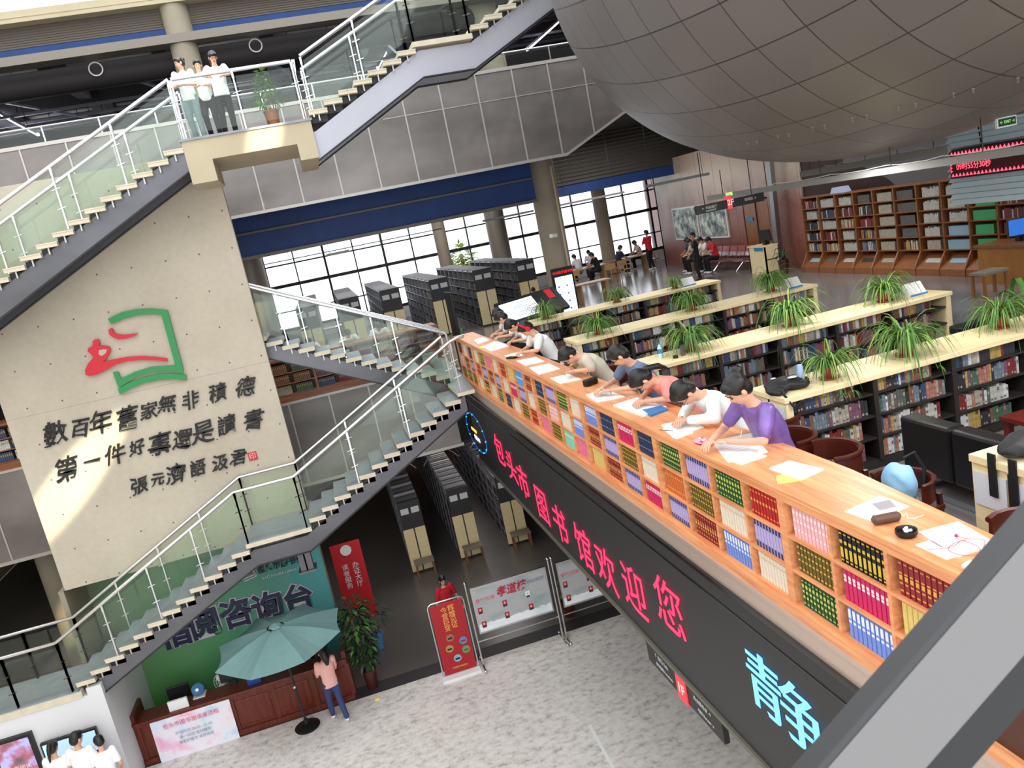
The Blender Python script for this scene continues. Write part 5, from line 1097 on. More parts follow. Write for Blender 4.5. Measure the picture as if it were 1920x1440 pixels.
def limb(mb, pts, rad):
    pts = [V(p) for p in pts]; P = []; Rr = []
    for i in range(len(pts)-1):
        for k in range(4): f = k/4; P.append(pts[i].lerp(pts[i+1], f)); Rr.append(rad[i]*(1-f)+rad[i+1]*f)
    P.append(pts[-1]); Rr.append(rad[-1]); mb.tube(P, Rr, 10)
    for p, r in zip(pts, rad): mb.ell(p, r*1.0, 10, 8)
def slabs(mb, sections):
    """torso from elliptical sections: (centre, half width, half depth, forward tilt)"""
    k = len(mb.v); n = 14
    for c, a, b, t in sections:
        for j in range(n):
            q = 2*PI*j/n; ca, sa = math.cos(q), math.sin(q); x = a*(abs(ca)**.85)*(1 if ca >= 0 else -1); y = b*(abs(sa)**.85)*(1 if sa >= 0 else -1)
            mb.v.append(V(c)+V((x, y*math.cos(t), -y*math.sin(t))))
    for i in range(len(sections)-1):
        for j in range(n): a = k+i*n+j; b = k+i*n+(j+1) % n; mb.f.append((a, b, b+n, a+n)); mb.m.append(0)
    mb.f.append(tuple(k+j for j in range(n))[::-1]); mb.f.append(tuple(k+(len(sections)-1)*n+j for j in range(n))); mb.m += [0, 0]
def hand(mb, wrist, dirv, up, curl, side):
    """palm with five fingers; dirv along the forearm, up = back of hand, side = +1 if the thumb is on +cross side"""
    d = V(dirv).normalized(); u = V(up); u = (u-d*u.dot(d)).normalized(); s = d.cross(u)*side; w = V(wrist)
    R3 = Matrix((s, d, u)).transposed(); mb.ell(w+d*.045, (.038, .052, .015), 10, 8, 0, R3)
    for i, L in enumerate((.066, .075, .07, .055)):
        b = w+d*.085+s*(.027-.018*i); c1 = d*math.cos(curl*.5)-u*math.sin(curl*.5); c2 = d*math.cos(curl*1.3)-u*math.sin(curl*1.3)
        p1 = b+c1*L*.5; p2 = p1+c2*L*.5; mb.tube([b-d*.015, b, p1, p2], [.0085, .0088, .008, .006], 6)
    b = w+d*.02+s*.03; p1 = b+(s*.7+d*.75-u*.3).normalized()*.035; p2 = p1+(d*.95+s*.1-u*.4*(1+curl)).normalized()*.028; mb.tube([w+d*.005+s*.015, b, p1, p2], [.011, .0105, .009, .007], 6)
def HR(P): return Matrix.Rotation(P.get('hy', 0), 3, 'Z') @ Matrix.Rotation(-P.get('hp', 0), 3, 'X') @ Matrix.Rotation(P.get('hr', 0), 3, 'Y')
def sit(lean=.6, hp=.9, hy=0, l=((-.27, .36, .93), (-.08, .55, .93)), r=((.27, .36, .93), (.07, .56, .93)), hip=.62, neckx=.35, foot=True):
    h = V((0, 0, hip)); c = h+V((0, math.sin(lean*.7)*.26, math.cos(lean*.7)*.26)); n = c+V((0, math.sin(lean*1.15)*.24, math.cos(lean*1.15)*.24)); hd = n+V((0, math.sin(lean+neckx)*.165, math.cos(lean+neckx)*.165))
    return dict(hip=h, chest=c, neck=n, head=hd, hp=hp, hy=hy, sw=.165, l=l, r=r, lean=lean, legs=[[(s*.09, .02, hip-.02), (s*.12, .40, hip-.03), (s*.12, .36, .10)] for s in (-1, 1)], toes=(0, 1))
def stand(lean=0, hp=0, hy=0, l=((-.24, .0, 1.08), (-.24, .08, .84)), r=((.24, .0, 1.08), (.24, .08, .84)), step=0, bend=0, legs=None):
    h = V((0, 0, .9)); c = h+V((0, math.sin(lean)*.27, math.cos(lean)*.27)); n = c+V((0, math.sin(lean)*.23, math.cos(lean)*.23)); hd = n+V((0, math.sin(lean+.15)*.165, math.cos(lean+.15)*.165))
    lg = legs or [[(-.085, 0, .88), (-.09, step*.5+.02, .48), (-.09, step-.02, .08)], [(.085, 0, .88), (.09, -step*.4+.05, .48), (.09, -step-.05, .08)]]
    return dict(hip=h, chest=c, neck=n, head=hd, hp=hp, hy=hy, sw=.165, l=l, r=r, lean=lean, legs=lg, toes=(0, 1))
CACHE = {}
def build_person(key, P, hair='short', sleeve='short', legs='trousers', detail=True, slim=1.0):
    vox = .016 if detail else .024; rr = 1.0; lean = P['lean']; parts = {}
    hip, chest, neck, head = P['hip'], P['chest'], P['neck'], P['head']; side = V((1, 0, 0)); sw = P['sw']*slim
    t = lean*.9; shL, shR = neck+V((-sw, .0, -.035)), neck+V((sw, 0, -.035))
    # body: one continuous surface
    mb = MB(); slabs(mb, [(hip+V((0, 0, -.05)), .14, .10, t*.3), (hip, .15, .105, t*.5), (hip.lerp(chest, .5), .125, .09, t), (chest, .145, .10, t), (chest.lerp(neck, .6), .15, .095, t), (neck+V((0, 0, -.02)), .09, .06, t), (neck, .05, .05, t)])
    Hd = HR(P); limb(mb, [neck-V((0, 0, .03)), head+Hd @ V((0, -.02, -.06))], [.052, .048])
    mb.ell(head+Hd @ V((0, -.012, .03)), (.077, .093, .092), 16, 12, 0, Hd); mb.ell(head+Hd @ V((0, .012, -.035)), (.058, .068, .078), 16, 12, 0, Hd); mb.ell(head+Hd @ V((0, .035, -.075)), (.032, .036, .03), 12, 8, 0, Hd)
    mb.ell(head+Hd @ V((0, .088, -.02)), (.011, .018, .02), 8, 6, 0, Hd)
    for sh, (el, wr) in ((shL, P['l']), (shR, P['r'])): limb(mb, [sh, el, wr], [.052, .036, .026])
    for hp_, kn, an in P['legs']:
        limb(mb, [hp_, kn, an], [.08, .055, .036]); a = V(an); f = V((0, .1, -.055)); limb(mb, [a+V((0, -.03, -.04)), a+f], [.034, .028])
    b = remeshed(mb, vox)
    for sd, (el, wr), s_ in ((-1, P['l'], 1), (1, P['r'], -1)):
        d = (V(wr)-V(el)).normalized(); d = V((d.x, d.y, d.z*.4)) if P.get('flat', True) and abs(d.z) < .5 else d
        hand(b, V(wr), d, P.get('handup', V((0, .05, 1)) if abs(d.z) < .7 else V((sd, 0, 0))), P.get('curl', .7), s_ if abs(d.z) < .7 else -s_*sd*sd)
    for s_ in (-1, 1):
        b.ell(head+Hd @ V((s_*.078, -.008, -.01)), (.01, .02, .03), 8, 6, 0, Hd)
        b.ell(head+Hd @ V((s_*.03, .077, .012)), (.013, .006, .0065), 8, 6, 1, Hd); b.ell(head+Hd @ V((s_*.03, .079, .032)), (.017, .006, .004), 8, 5, 1, Hd)
    b.ell(head+Hd @ V((0, .078, -.052)), (.021, .007, .006), 8, 5, 2, Hd)
    parts['body'] = (b, 3)
    # hair
    mb = MB()
    if True:
        mb.ell(head+Hd @ V((0, -.022, .042)), (.089, .098, .094), 16, 12, 0, Hd); mb.ell(head+Hd @ V((0, -.055, -.01)), (.083, .066, .085), 14, 10, 0, Hd); mb.ell(head+Hd @ V((0, .045, .085)), (.062, .045, .035), 12, 8, 0, Hd)
        if hair == 'bun': mb.ell(head+Hd @ V((0, -.115, .10)), (.045, .045, .045), 12, 8)
        if hair in ('tail', 'low'):
            zt = .06 if hair == 'tail' else -.02
            mb.ell(head+Hd @ V((0, -.125, zt)), .033, 10, 8); b0 = head+Hd @ V((0, -.125, zt)); bk = neck-V((0, math.cos(t)*.13, -math.sin(t)*.13)); limb(mb, [b0, b0.lerp(bk, .5)+V((0, -.02, .02)), bk+V((0, -.01, .0))], [.03, .034, .016])
        if hair == 'long': limb(mb, [head+Hd @ V((0, -.08, 0)), head+Hd @ V((0, -.10, -.12)), head+Hd @ V((0, -.09, -.24))], [.075, .08, .045])
    h_ = remeshed(mb, vox*.8); parts['hair'] = (h_, 1)
    # top
    mb = MB(); q = 1.13; slabs(mb, [(hip+V((0, 0, -.09)), .165*slim, .125, t*.2), (hip+V((0, 0, .02)), .160*slim, .122, t*.5), (hip.lerp(chest, .5), .15*slim, .112, t), (chest, .165*slim, .118, t), (chest.lerp(neck, .55), .17*slim, .112, t), (neck+V((0, 0, -.035)), .12, .08, t), (neck+V((0, 0, -.005)), .062, .06, t)])
    for sh, (el, wr) in ((shL, P['l']), (shR, P['r'])):
        e = V(el); w = V(wr)
        if sleeve == 'long': limb(mb, [sh, e, e.lerp(w, .85)], [.068, .053, .04])
        else: limb(mb, [sh, sh.lerp(e, .72)], [.068, .058])
    parts['shirt'] = (remeshed(mb, vox), 1)
    mb = MB(); mb.ell(hip+V((0, 0, -.04)), (.155*slim, .115, .10), 14, 10)
    for hp_, kn, an in P['legs']:
        hp_, kn, an = V(hp_), V(kn), V(an)
        if legs == 'trousers': limb(mb, [hp_, kn, an+V((0, 0, .02))], [.097, .072, .056])
        elif legs == 'shorts': limb(mb, [hp_, hp_.lerp(kn, .85)], [.1, .085])
    parts['trousers'] = (remeshed(mb, vox), 1)
    mb = MB()
    for k, (hp_, kn, an) in enumerate(P['legs']):
        a = V(an); mb.ell(a+V((0, .045, -.055)), (.042, .105, .034), 12, 8); mb.ell(a+V((0, -.01, -.03)), (.04, .05, .045), 10, 8)
    sh_ = []
    for i in (0, 1):
        mm = MB(); a = V(P['legs'][i][2]); mm.ell(a+V((0, .045, -.05)), (.042, .105, .033), 12, 8); mm.ell(a+V((0, -.01, -.03)), (.041, .05, .042), 10, 8); sh_.append(mm)
    out = {}
    for nm, (m_, k) in list(parts.items())+[('shoe', (sh_[0], 1)), ('shoe2', (sh_[1], 1))]:
        me = bpy.data.meshes.new(nm); me.from_pydata(m_.v, [], m_.f); me.materials.append(None)
        for _ in range(k-1): me.materials.append(None)
        for p, i in zip(me.polygons, m_.m): p.material_index = i
        me.shade_smooth(); out[nm] = me
    CACHE[key] = out; return out
def person(key, P, loc, rz, label, shirt, pants, hair='short', sleeve='short', legs='trousers', shoes='white', scale=1.0, skin='skin', group=None, detail=True, slim=1.0, cat='person', glasses=False):
    ck = (key, hair, sleeve, legs); ms = CACHE.get(ck) or build_person(ck, P, hair, sleeve, legs, detail, slim)
    t = thing('person', loc, label, cat, group); t.rotation_euler = (0, 0, rz); t.scale = (scale,)*3
    for nm, me in ms.items():
        o = bpy.data.objects.new(nm.replace('shoe2', 'shoe'), me); COL.objects.link(o); o.parent = t
        ml = {'body': [skin, 'eye_dark', 'lip'], 'hair': ['hair'], 'shirt': [shirt], 'trousers': [pants if legs != 'none' else shirt], 'shoe': [shoes], 'shoe2': [shoes]}[nm]
        for i, k in enumerate(ml): o.material_slots[i].link = 'OBJECT'; o.material_slots[i].material = M(k)
    if glasses:
        Hd = HR(P); mb = MB()
        for s_ in (-1, 1):
            c = P['head']+Hd @ V((s_*.032, .09, .01)); mb.tube([c+Hd @ V((.022*math.cos(a*PI/6), 0, .017*math.sin(a*PI/6))) for a in range(13)], .002, 4); mb.tube([c+Hd @ V((s_*.02, 0, 0)), P['head']+Hd @ V((s_*.08, 0, .0))], .002, 4)
        me_o = mb.build('glasses', 'black'); me_o.parent = t; 
        me_o.data.transform(Matrix.Translation(me_o.location)); me_o.location = (0, 0, 0)
    return t
mat('tee_white', (.95, .95, .96), .8); mat('coral', (.95, .58, .54), .8); mat('satin_purple', (.50, .38, .66), .3, .1, 0, .25, 9, .4); mat('oat', (.80, .77, .71), .8); mat('denim_grey', (.42, .48, .60), .8); mat('navy_cloth', (.12, .15, .24), .8)
mat('black_cloth', (.08, .08, .09), .8); mat('red_cloth', (.80, .12, .2), .8); mat('pink_cloth', (.93, .70, .66), .8); mat('grey_check', (.52, .58, .60), .8, 0, 0, .15, 40); mat('jeans', (.2, .26, .42), .8)
LX = PI/2    # turn that makes a sitter face the open hall
def seat(y, key, P, label, shirt, **kw):
    hx = kw.pop('hx', 3.0); dx = P['head'].y*1.12; kw.setdefault('scale', 1.12); kw.setdefault('slim', 1.08); o = person(key, P, (hx+dx, y, ZF), LX, label, shirt, kw.pop('pants', 'black_cloth'), **kw)
    return o
w1 = dict(l=((-.24, .3, .87), (-.04, .46, .855)), r=((.24, .3, .87), (.05, .47, .855)))
seat(5.75, 'pu', sit(.34, .7, .0, neckx=.45, l=((-.26, .26, .87), (-.04, .42, .86)), r=((.26, .28, .87), (.08, .5, .86))), 'person in purple satin blouse with hair bun writing at the orange counter', 'satin_purple', hair='bun', hx=3.08)
seat(6.62, 'wh', sit(.62, 1.15, .1, neckx=.75, **w1), 'person in white shirt bent low over a notebook, next to the purple blouse', 'tee_white', sleeve='long', glasses=True)
seat(7.62, 'co', sit(.66, 1.2, -.1, neckx=.8, **w1), 'person in coral top bent over an open magazine', 'coral', hair='low', glasses=True)
seat(8.46, 'na', sit(.45, .8, -.3, neckx=.5, l=((-.26, .3, .87), (-.08, .5, .86)), r=((.26, .32, .87), (.1, .54, .86))), 'person in grey-blue shirt reading a white page behind the coral top', 'denim_grey', glasses=True, hx=3.1)
seat(9.9, 'be', sit(.66, 1.1, .1, neckx=.75, l=((-.24, .24, .87), (-.1, .42, .88)), r=((.22, .34, .87), (.04, .44, .9))), 'person in oat-coloured tee leaning head on hand over papers', 'oat', glasses=True, hx=2.92)
hp_ = seat(12.33, 'hd', sit(.5, .95, 0, **w1), 'person in white tee wearing red headphones at the counter', 'tee_white', hx=3.02)
P = sit(.5, .95, 0, **w1); Hd = HR(P); mb = MB()
mb.tube([P['head']+Hd @ V((.1*math.cos(a*PI/10), -.01, .03+.115*math.sin(a*PI/10))) for a in range(11)], .014, 6)
for s_ in (-1, 1): mb.ell(P['head']+Hd @ V((s_*.095, -.01, .0)), (.022, .038, .045), 10, 8, 0, Hd)
h = mb.build('headphones', 'red_cloth', smooth=True); h.data.transform(Matrix.Translation(h.location)); h.location = (0, 0, 0); h.parent = hp_; h.name = 'headphones'
seat(13.7, 'hd2', sit(.7, 1.1, 0, **w1), 'person in white and grey tee bowed between headphones wearer and two friends', 'tee_white', hx=3.1)
seat(14.6, 's2', sit(.55, .9, -.4, **w1), 'person in white tee with glasses, third from the far end of the counter', 'tee_white', hx=3.14, glasses=True)
seat(15.1, 's1', sit(.5, .8, .3, **w1), 'person in white tee nearest the far end of the counter', 'tee_white', hx=3.2)
for y, lab in ((5.75, 'brown leather chair under the person in purple'), (6.75, 'brown leather chair under the person in the white shirt'), (7.75, 'brown leather chair under the person in coral'), (8.5, 'brown leather chair under the person in grey-blue'), (10.05, 'brown leather chair under the person in the oat tee'), (12.4, 'brown leather chair under the headphones wearer'), (13.7, 'brown leather chair under the bowed reader in white'), (14.7, 'brown leather chair at the far end of the counter')):
    c = make_chair(3.62, y+.2, ZF, LX+PI, lab)
for x, y, rz, lab in ((3.66, 5.4, LX+PI-.25, 'empty brown leather chair between purple blouse and blue backpack'), (3.66, 3.5, LX+PI+.3, 'empty brown leather chair at the right edge beside the dark handrail')):
    c = make_chair(x, y, ZF, rz, lab)
c = make_chair(3.8, 4.78, ZF, LX+PI+.2, 'brown chair holding the light blue backpack'); c.scale = (.9, .9, .85)
# people at the back counter
person('bk', sit(.7, 1.0, .2, **w1), (1.15, 20.75, ZF), PI, 'person in white tee reading at the brown counter behind stair glass, right one', 'tee_white', 'black_cloth', detail=False)
person('bk', sit(.7, 1.0, .2, **w1), (.35, 20.8, ZF), PI, 'person in white tee at the brown counter behind stair glass, left one', 'tee_white', 'black_cloth', detail=False)
person('bk', sit(.7, 1.0, .2, **w1), (-1.35, 20.8, ZF), PI, 'person in white and grey at the brown counter beside the concrete wall', 'oat', 'black_cloth', detail=False)
person('bk', sit(.7, 1.0, .2, **w1), (-.65, 20.9, ZF), PI, 'person lying over the brown counter under the return stair', 'tee_white', 'black_cloth', detail=False)
# landing: three students at the rail
ZL = 11.64
person('l1', stand(.12, .2, -.9, l=((-.22, .1, 1.1), (-.05, .3, 1.08)), r=((.22, .1, 1.1), (.08, .32, 1.08))), (-1.43, 15.42, ZL), PI-.15, 'person in white tee and grey checked trousers with ponytail on the landing', 'tee_white', 'grey_check', hair='tail', scale=.84)
person('l2', stand(.1, .3, .3, l=((-.22, .1, 1.1), (-.02, .28, 1.1)), r=((.22, .1, 1.1), (.05, .3, 1.1)), legs=[[(-.085, 0, .88), (-.1, .1, .5), (-.1, .05, .08)], [(.085, 0, .88), (.1, .14, .5), (.12, -.1, .08)]]), (-1.16, 15.6, ZL), PI-.1, 'person in white half hidden between the two other students on the landing', 'tee_white', 'black_cloth', hair='short', scale=.82, shoes='red_cloth')
person('l3', stand(.3, .55, .1, l=((-.25, .2, 1.18), (-.12, .38, 1.12)), r=((.28, .22, 1.2), (.2, .42, 1.12)), legs=[[(-.085, -.03, .88), (-.09, -.06, .48), (-.09, -.12, .08)], [(.085, -.03, .88), (.1, -.1, .48), (.12, -.2, .08)]]), (-.88, 15.5, ZL), PI+.1, 'person in white tee and black trousers leaning on the landing rail looking down', 'tee_white', 'black_cloth', hair='long', scale=.86)
# ground floor
person('ld', stand(.03, .1, .2, l=((-.2, .1, 1.08), (-.1, .3, .98)), r=((.2, .08, 1.08), (.12, .28, .95)), step=.16), (-1.75, 15.2, 0), .35, 'person in pink top and dark jeans standing at the reception desk', 'pink_cloth', 'jeans', hair='long', scale=.97)
person('st', sit(.15, .2, 0, hip=.66, l=((-.22, .2, .9), (-.1, .4, .97)), r=((.22, .2, .9), (.1, .4, .97))), (-2.2, 16.75, 0), PI, 'person in dark clothes seated behind the desk under the parasol edge', 'navy_cloth', 'black_cloth', detail=False)
person('rd', stand(.0, .15, -.2, l=((-.27, .0, 1.08), (-.3, .12, .86)), r=((.27, .0, 1.08), (.3, .1, .86))), (1.03, 16.9, 0), PI+.35, 'person in red polo shirt standing behind the red poster stand', 'red_cloth', 'black_cloth', hair='low', scale=.97)
person('bkv', stand(.1, .5, .1, l=((-.25, .12, 1.1), (-.1, .34, 1.05)), r=((.25, .12, 1.1), (.1, .36, 1.05))), (-6.62, 14.42, 0), -.2, 'person in white tee on the left of three before the plinth screens', 'tee_white', 'black_cloth', hair='tail', scale=1.05)
person('bkw', stand(.08, .2, -.5, l=((-.25, .06, 1.1), (-.18, .3, 1.02)), r=((.25, .06, 1.1), (.15, .3, 1.05))), (-6.15, 14.3, 0), -.25, 'tallest person in white tee in the middle of three before the plinth screens', 'tee_white', 'black_cloth', scale=1.12)
person('bkx', stand(.18, .6, .4, l=((-.25, .12, 1.1), (-.15, .34, 1.05)), r=((.24, .0, 1.08), (.2, .15, .9))), (-5.78, 14.25, 0), .2, 'person in white tee and dark trousers on the right of three by the plinth', 'tee_white', 'navy_cloth', scale=1.0)
# far gallery
person('fr', stand(0, .1, .3, l=((-.24, .1, 1.1), (-.05, .25, 1.2)), r=((.24, .1, 1.1), (.05, .25, 1.2))), (12.9, 29.6, ZF), .4, 'person in red shirt standing with back turned near far windows', 'red_cloth', 'black_cloth', scale=.95, detail=False)
person('fm', stand(0, .1, .6, l=((-.24, .1, 1.1), (-.2, .25, .9)), r=((.24, 0, 1.08), (.25, .05, .84))), (11.67, 23.2, ZF), 1.2, 'person in black clothes standing before the waiting bench', 'black_cloth', 'black_cloth', scale=.92, detail=False, skin='skin_tan', shoes='black')
sp = sit(.25, .6, 0, hip=.55, l=((-.22, .2, .8), (-.1, .4, .72)), r=((.22, .2, .8), (.1, .4, .72)))
for i, (x, y, c, lab, rz) in enumerate(((12.7, 25.2, 'oat', 'person in oat shirt hunched on the waiting bench, left end', 1.5), (13.0, 26.0, 'jeans', 'person in blue seated on the waiting bench holding pages', 1.6), (13.0, 25.0, 'tee_white', 'person in white shirt sitting tall on the waiting bench', 1.6), (12.9, 24.2, 'red_cloth', 'person in dark red seated behind the standing black-clad person', 1.5),
        (11.6, 29.8, 'navy_cloth', 'person in dark top leaning over the far wooden table, left side', -1.4), (13.1, 31.0, 'oat', 'person in grey on a chair at the far table, right side', 1.5), (10.1, 30.3, 'tee_white', 'person in white at the far reading tables behind the column', .5), (10.5, 29.2, 'black_cloth', 'person in black leaning over a book at the far tables', .8), (11.0, 31.3, 'tee_white', 'person in pale shirt at the far tables by the window', 2.5),
        (9.6, 31.0, 'red_cloth', 'person in red and navy at the far tables behind the kiosk', 0), (.9, 29.0, 'tee_white', 'person in white reading by the far left windows', 1.2), (-1.6, 28.0, 'black_cloth', 'dark-haired person seated by the left window beyond the return stair', 2))):
    person('fs', sp, (x, y, ZF), rz, lab, c, 'black_cloth', scale=.94, detail=False, skin='skin_tan' if i % 2 else 'skin')
person('fs', sp, (5.95, 22.4, ZF), 2.8, 'child in navy sitting behind the sloping touch table', 'navy_cloth', 'black_cloth', scale=.8, detail=False)
person('lie', sit(1.2, 1.0, .5, **w1), (5.05, 7.75, ZF), -2.2, 'person in white resting between the first two low bookcases', 'tee_white', 'black_cloth', hair='low', detail=False, scale=.85)
# reading tables far away
mat('table_wood', (.72, .56, .38), .4)
def far_table(x, y, lab, w=1.6, d=.8, rz=0):
    t = thing('reading_table', (0, 0, 0), lab, 'table'); MB().box(-w/2, w/2, -d/2, d/2, .6, .64).build('table_top', 'table_wood', t)
    for s_ in (-1, 1): MB().box(s_*w*.36-.03, s_*w*.36+.03, -d*.35, d*.35, 0, .6).build('leg', 'table_wood', t)
    t.location = (x, y, ZF); t.rotation_euler = (0, 0, rz); return t
far_table(12.3, 30.4, 'wooden table between the far readers right of the column', 1.9); far_table(10.2, 29.8, 'wooden table behind the touch kiosk', 1.8); far_table(8.3, 24.0, 'pale side table near the dark potted plant', 1.2, .6); far_table(.2, 28.6, 'wooden table by the left windows', 1.6)
for i, (x, y, rz) in enumerate(((11.3, 28.4, .3), (13.3, 30.2, 1.6), (9.3, 28.8, 3.0), (10.6, 27.9, .2))):
    t = thing('wooden_armchair', (x, y, ZF), 'light wooden armchair at the far tables, %s' % ('before the left table', 'rightmost one', 'nearest the kiosk', 'with its back to us')[i], 'chair', 'wooden armchairs'); t.scale = (.85,)*3
    mb = MB(); mb.box(-.24, .24, -.22, .22, .4, .44); mb.build('seat', 'chair_leather').parent = t
    for s_ in (-1, 1):
        q = MB().bar((s_*.25, -.2, 0), (s_*.25, -.2, .62), .03, .03).build('leg', 'table_wood'); q.parent = t
        q = MB().bar((s_*.25, .2, 0), (s_*.25, .22, .85), .03, .03).build('leg', 'table_wood'); q.parent = t
        q = MB().bar((s_*.25, -.22, .63), (s_*.25, .22, .63), .04, .025).build('armrest', 'table_wood'); q.parent = t
    q = MB().box(-.25, .25, .2, .23, .6, .85).build('backrest', 'table_wood'); q.parent = t
    for ch in t.children: ch.data.transform(Matrix.Translation(ch.location)); ch.location = (0, 0, 0)
    t.rotation_euler = (0, 0, rz)
# ================================================================== plants
mat('leaf', (.30, .48, .19), .5, 0, 0, .3, 8); mat('leaf_pale', (.52, .64, .30), .5, 0, 0, .2, 8); mat('leaf_dark', (.14, .24, .14), .45, 0, 0, .3, 6); mat('terracotta', (.58, .26, .16), .55, 0, 0, .12, 10); mat('soil', (.15, .1, .08), .9)
def ribbon(mb, base, az, L, w, rise, droop, m, n=7):
    d = V((math.cos(az), math.sin(az), 0)); s = V((-math.sin(az), math.cos(az), 0)); k = len(mb.v); tw = rnd.uniform(-.3, .3)
    for i in range(n+1):
        f = i/n; p = base + d*(L*(f-.12*f*f)) + V((0, 0, rise*L*(1.75*f-1.75*f*f*droop))) ; ww = w*(math.sin(PI*min(1, .18+f*.82))**.6)*(1 if i < n else .1)
        mb.v += [p-s*ww/2+V((0, 0, ww*.25)), p, p+s*ww/2+V((0, 0, ww*.25))]
    for i in range(n):
        a = k+i*3; mb.f += [(a, a+1, a+4, a+3), (a+1, a+2, a+5, a+4)]; mb.m += [m, m]
def spider(seed, n=85, L=.34, runners=True):
    rnd.seed(seed); t = thing('spider_plant', (0, 0, 0), 'spider plant', 'potted plant', 'spider plants on the low bookcases')
    MB().lathe((0, 0, 0), [(.075, 0), (.1, .012), (.1, .02), (.062, .022), (.072, .06), (.084, .12), (.09, .122), (.09, .135), (.078, .135), (.075, .115)], 20).build('pot', 'terracotta', t, smooth=True)
    MB().tube([(0, 0, .11), (0, 0, .122)], .076, 16).build('soil', 'soil', t)
    mb = MB()
    for i in range(n):
        az = rnd.uniform(0, 2*PI); l = L*rnd.uniform(.55, 1.15); ribbon(mb, V((rnd.uniform(-.03, .03), rnd.uniform(-.03, .03), .12)), az, l*rnd.uniform(.35, 1.05), rnd.uniform(.009, .015), rnd.uniform(.45, 1.25), rnd.uniform(.95, 1.5), 0 if rnd.random() < .72 else 1)
    if runners:
        for i in range(5):
            az = rnd.uniform(-2.6, -.5); d = V((math.cos(az), math.sin(az), 0)); e = d*.26+V((0, 0, -.12)); mb.tube([V((0, 0, .13)), d*.12+V((0, 0, .2)), d*.2+V((0, 0, .06)), e], .003, 4, 1)
            for k in range(7): ribbon(mb, e, rnd.uniform(0, 6.3), .09, .008, .7, 1.5, 0, 4)
    mb.build('leaves', ['leaf', 'leaf_pale'], t, fix=False); return t
protos = [spider(3, 190, .56), spider(11, 240, .58), spider(23, 140, .52)]
spots = [((4.55, 6.62), 0, 'spider plant beside the pale blue flask on the nearest bookcase', 2, 1.0), ((5.5, 6.68), .8, 'big spider plant in the middle of the nearest low bookcase', 1, 1.1), ((6.74, 6.75), 2.0, 'rightmost spider plant on the nearest low bookcase', 0, 1.0),
         ((4.42, 9.3), 1.0, 'spider plant near the bottles on the second low bookcase', 1, 1.1), ((5.9, 9.3), 2.2, 'middle spider plant on the second low bookcase', 1, 1.15), ((7.4, 9.3), 3.1, 'spider plant beside the notice on the second low bookcase', 0, 1.1),
         ((4.2, 12.2), .4, 'spider plant behind the headphones wearer, left on the third low bookcase', 1, 1.0), ((5.95, 12.3), 1.7, 'middle spider plant on the third low bookcase', 0, 1.05), ((7.5, 12.3), 2.9, 'bushy spider plant at the far end of the third low bookcase', 1, 1.1),
         ((4.25, 15.5), .9, 'spider plant in front of the sloping touch table', 0, 1.1), ((5.85, 15.5), 2.6, 'spider plant on the farthest low bookcase before the dark palm', 2, 1.0), ((7.2, 15.5), 1.2, 'small spider plant near the notice on the farthest low bookcase', 2, .85)]
used = set()
for (x, y), rz, lab, k, s_ in spots:
    if k not in used: used.add(k); o = protos[k]; o.location = (x, y, 7.07); o.rotation_euler = (0, 0, rz); o.scale = (s_,)*3; o['label'] = lab
    else: dup(protos[k], (x, y, 7.07), rz, lab, None, s_)
def leaf_blob(mb, c, R, n, L, w, m=0):
    for i in range(n):
        u = rnd.uniform(-1, 1); a = rnd.uniform(0, 2*PI); q = math.sqrt(1-u*u); p = V(c)+V((R[0]*q*math.cos(a), R[1]*q*math.sin(a), R[2]*u))*rnd.uniform(.45, 1)
        d = V((math.cos(a)*q, math.sin(a)*q, u*.5-.25)).normalized(); s = d.cross(V((0, 0, 1))).normalized(); l = L*rnd.uniform(.7, 1.2); k = len(mb.v); up = s.cross(d)
        mb.v += [p, p+d*l*.45+s*w/2+up*.01, p+d*l*.45-s*w/2+up*.01, p+d*l-up*l*.15]; mb.f += [(k, k+1, k+3), (k, k+3, k+2)]; mb.m += [m if rnd.random() < .75 else 1]*2
def potted(name, loc, lab, h, R, n, L, w, pot, potr=.15, poth=.3, m='leaf_dark', s2='leaf', stems=4, layers=None):
    t = thing(name, loc, lab, 'potted plant'); x, y, z = loc
    MB().lathe(loc, [(potr*.7, 0), (potr*.78, .02), (potr, poth), (potr*1.06, poth), (potr*1.06, poth+.03), (potr*.9, poth+.03), (potr*.88, poth-.02)], 20).build('pot', pot, t, smooth=True)
    mb = MB()
    for i in range(stems): a = i*2.4; mb.tube([V(loc)+V((0, 0, poth)), V(loc)+V((.1*math.cos(a), .1*math.sin(a), h*.55)), V(loc)+V((R[0]*.5*math.cos(a), R[1]*.5*math.sin(a), h))], [.014, .01, .005], 6)
    mb.build('stem', mat('stem_brown', (.32, .26, .16), .7), t)
    mb = MB()
    for (zz, rr) in (layers or [(h, 1)]): leaf_blob(mb, (x, y, z+zz), (R[0]*rr, R[1]*rr, R[2]), n, L, w)
    mb.build('leaves', [m, s2], t, fix=False); return t
potted('potted_tree', (-.12, 15.45, 11.64), 'leafy green plant in a basket pot on the landing', .62, (.26, .24, .14), 60, .14, .045, mat('basket', (.42, .22, .12), .7), .13, .28, 'leaf', 'leaf_pale', 5, [(.5, 1.1), (.72, .7), (.9, .35)])
potted('potted_tree', (-1.0, 16.0, 0), 'tall leafy plant in a dark red pot beside the reception desk', 1.5, (.34, .34, .28), 130, .2, .085, mat('dark_pot', (.30, .13, .11), .35), .15, .42, 'leaf_dark', 'leaf', 5, [(.8, .75), (1.15, .9), (1.55, 1.1), (1.85, .8)])
potted('potted_tree', (3.7, 16.35, 0), 'pot plant standing behind the second honour board', .7, (.2, .2, .2), 40, .15, .06, 'dark_pot', .16, .38)
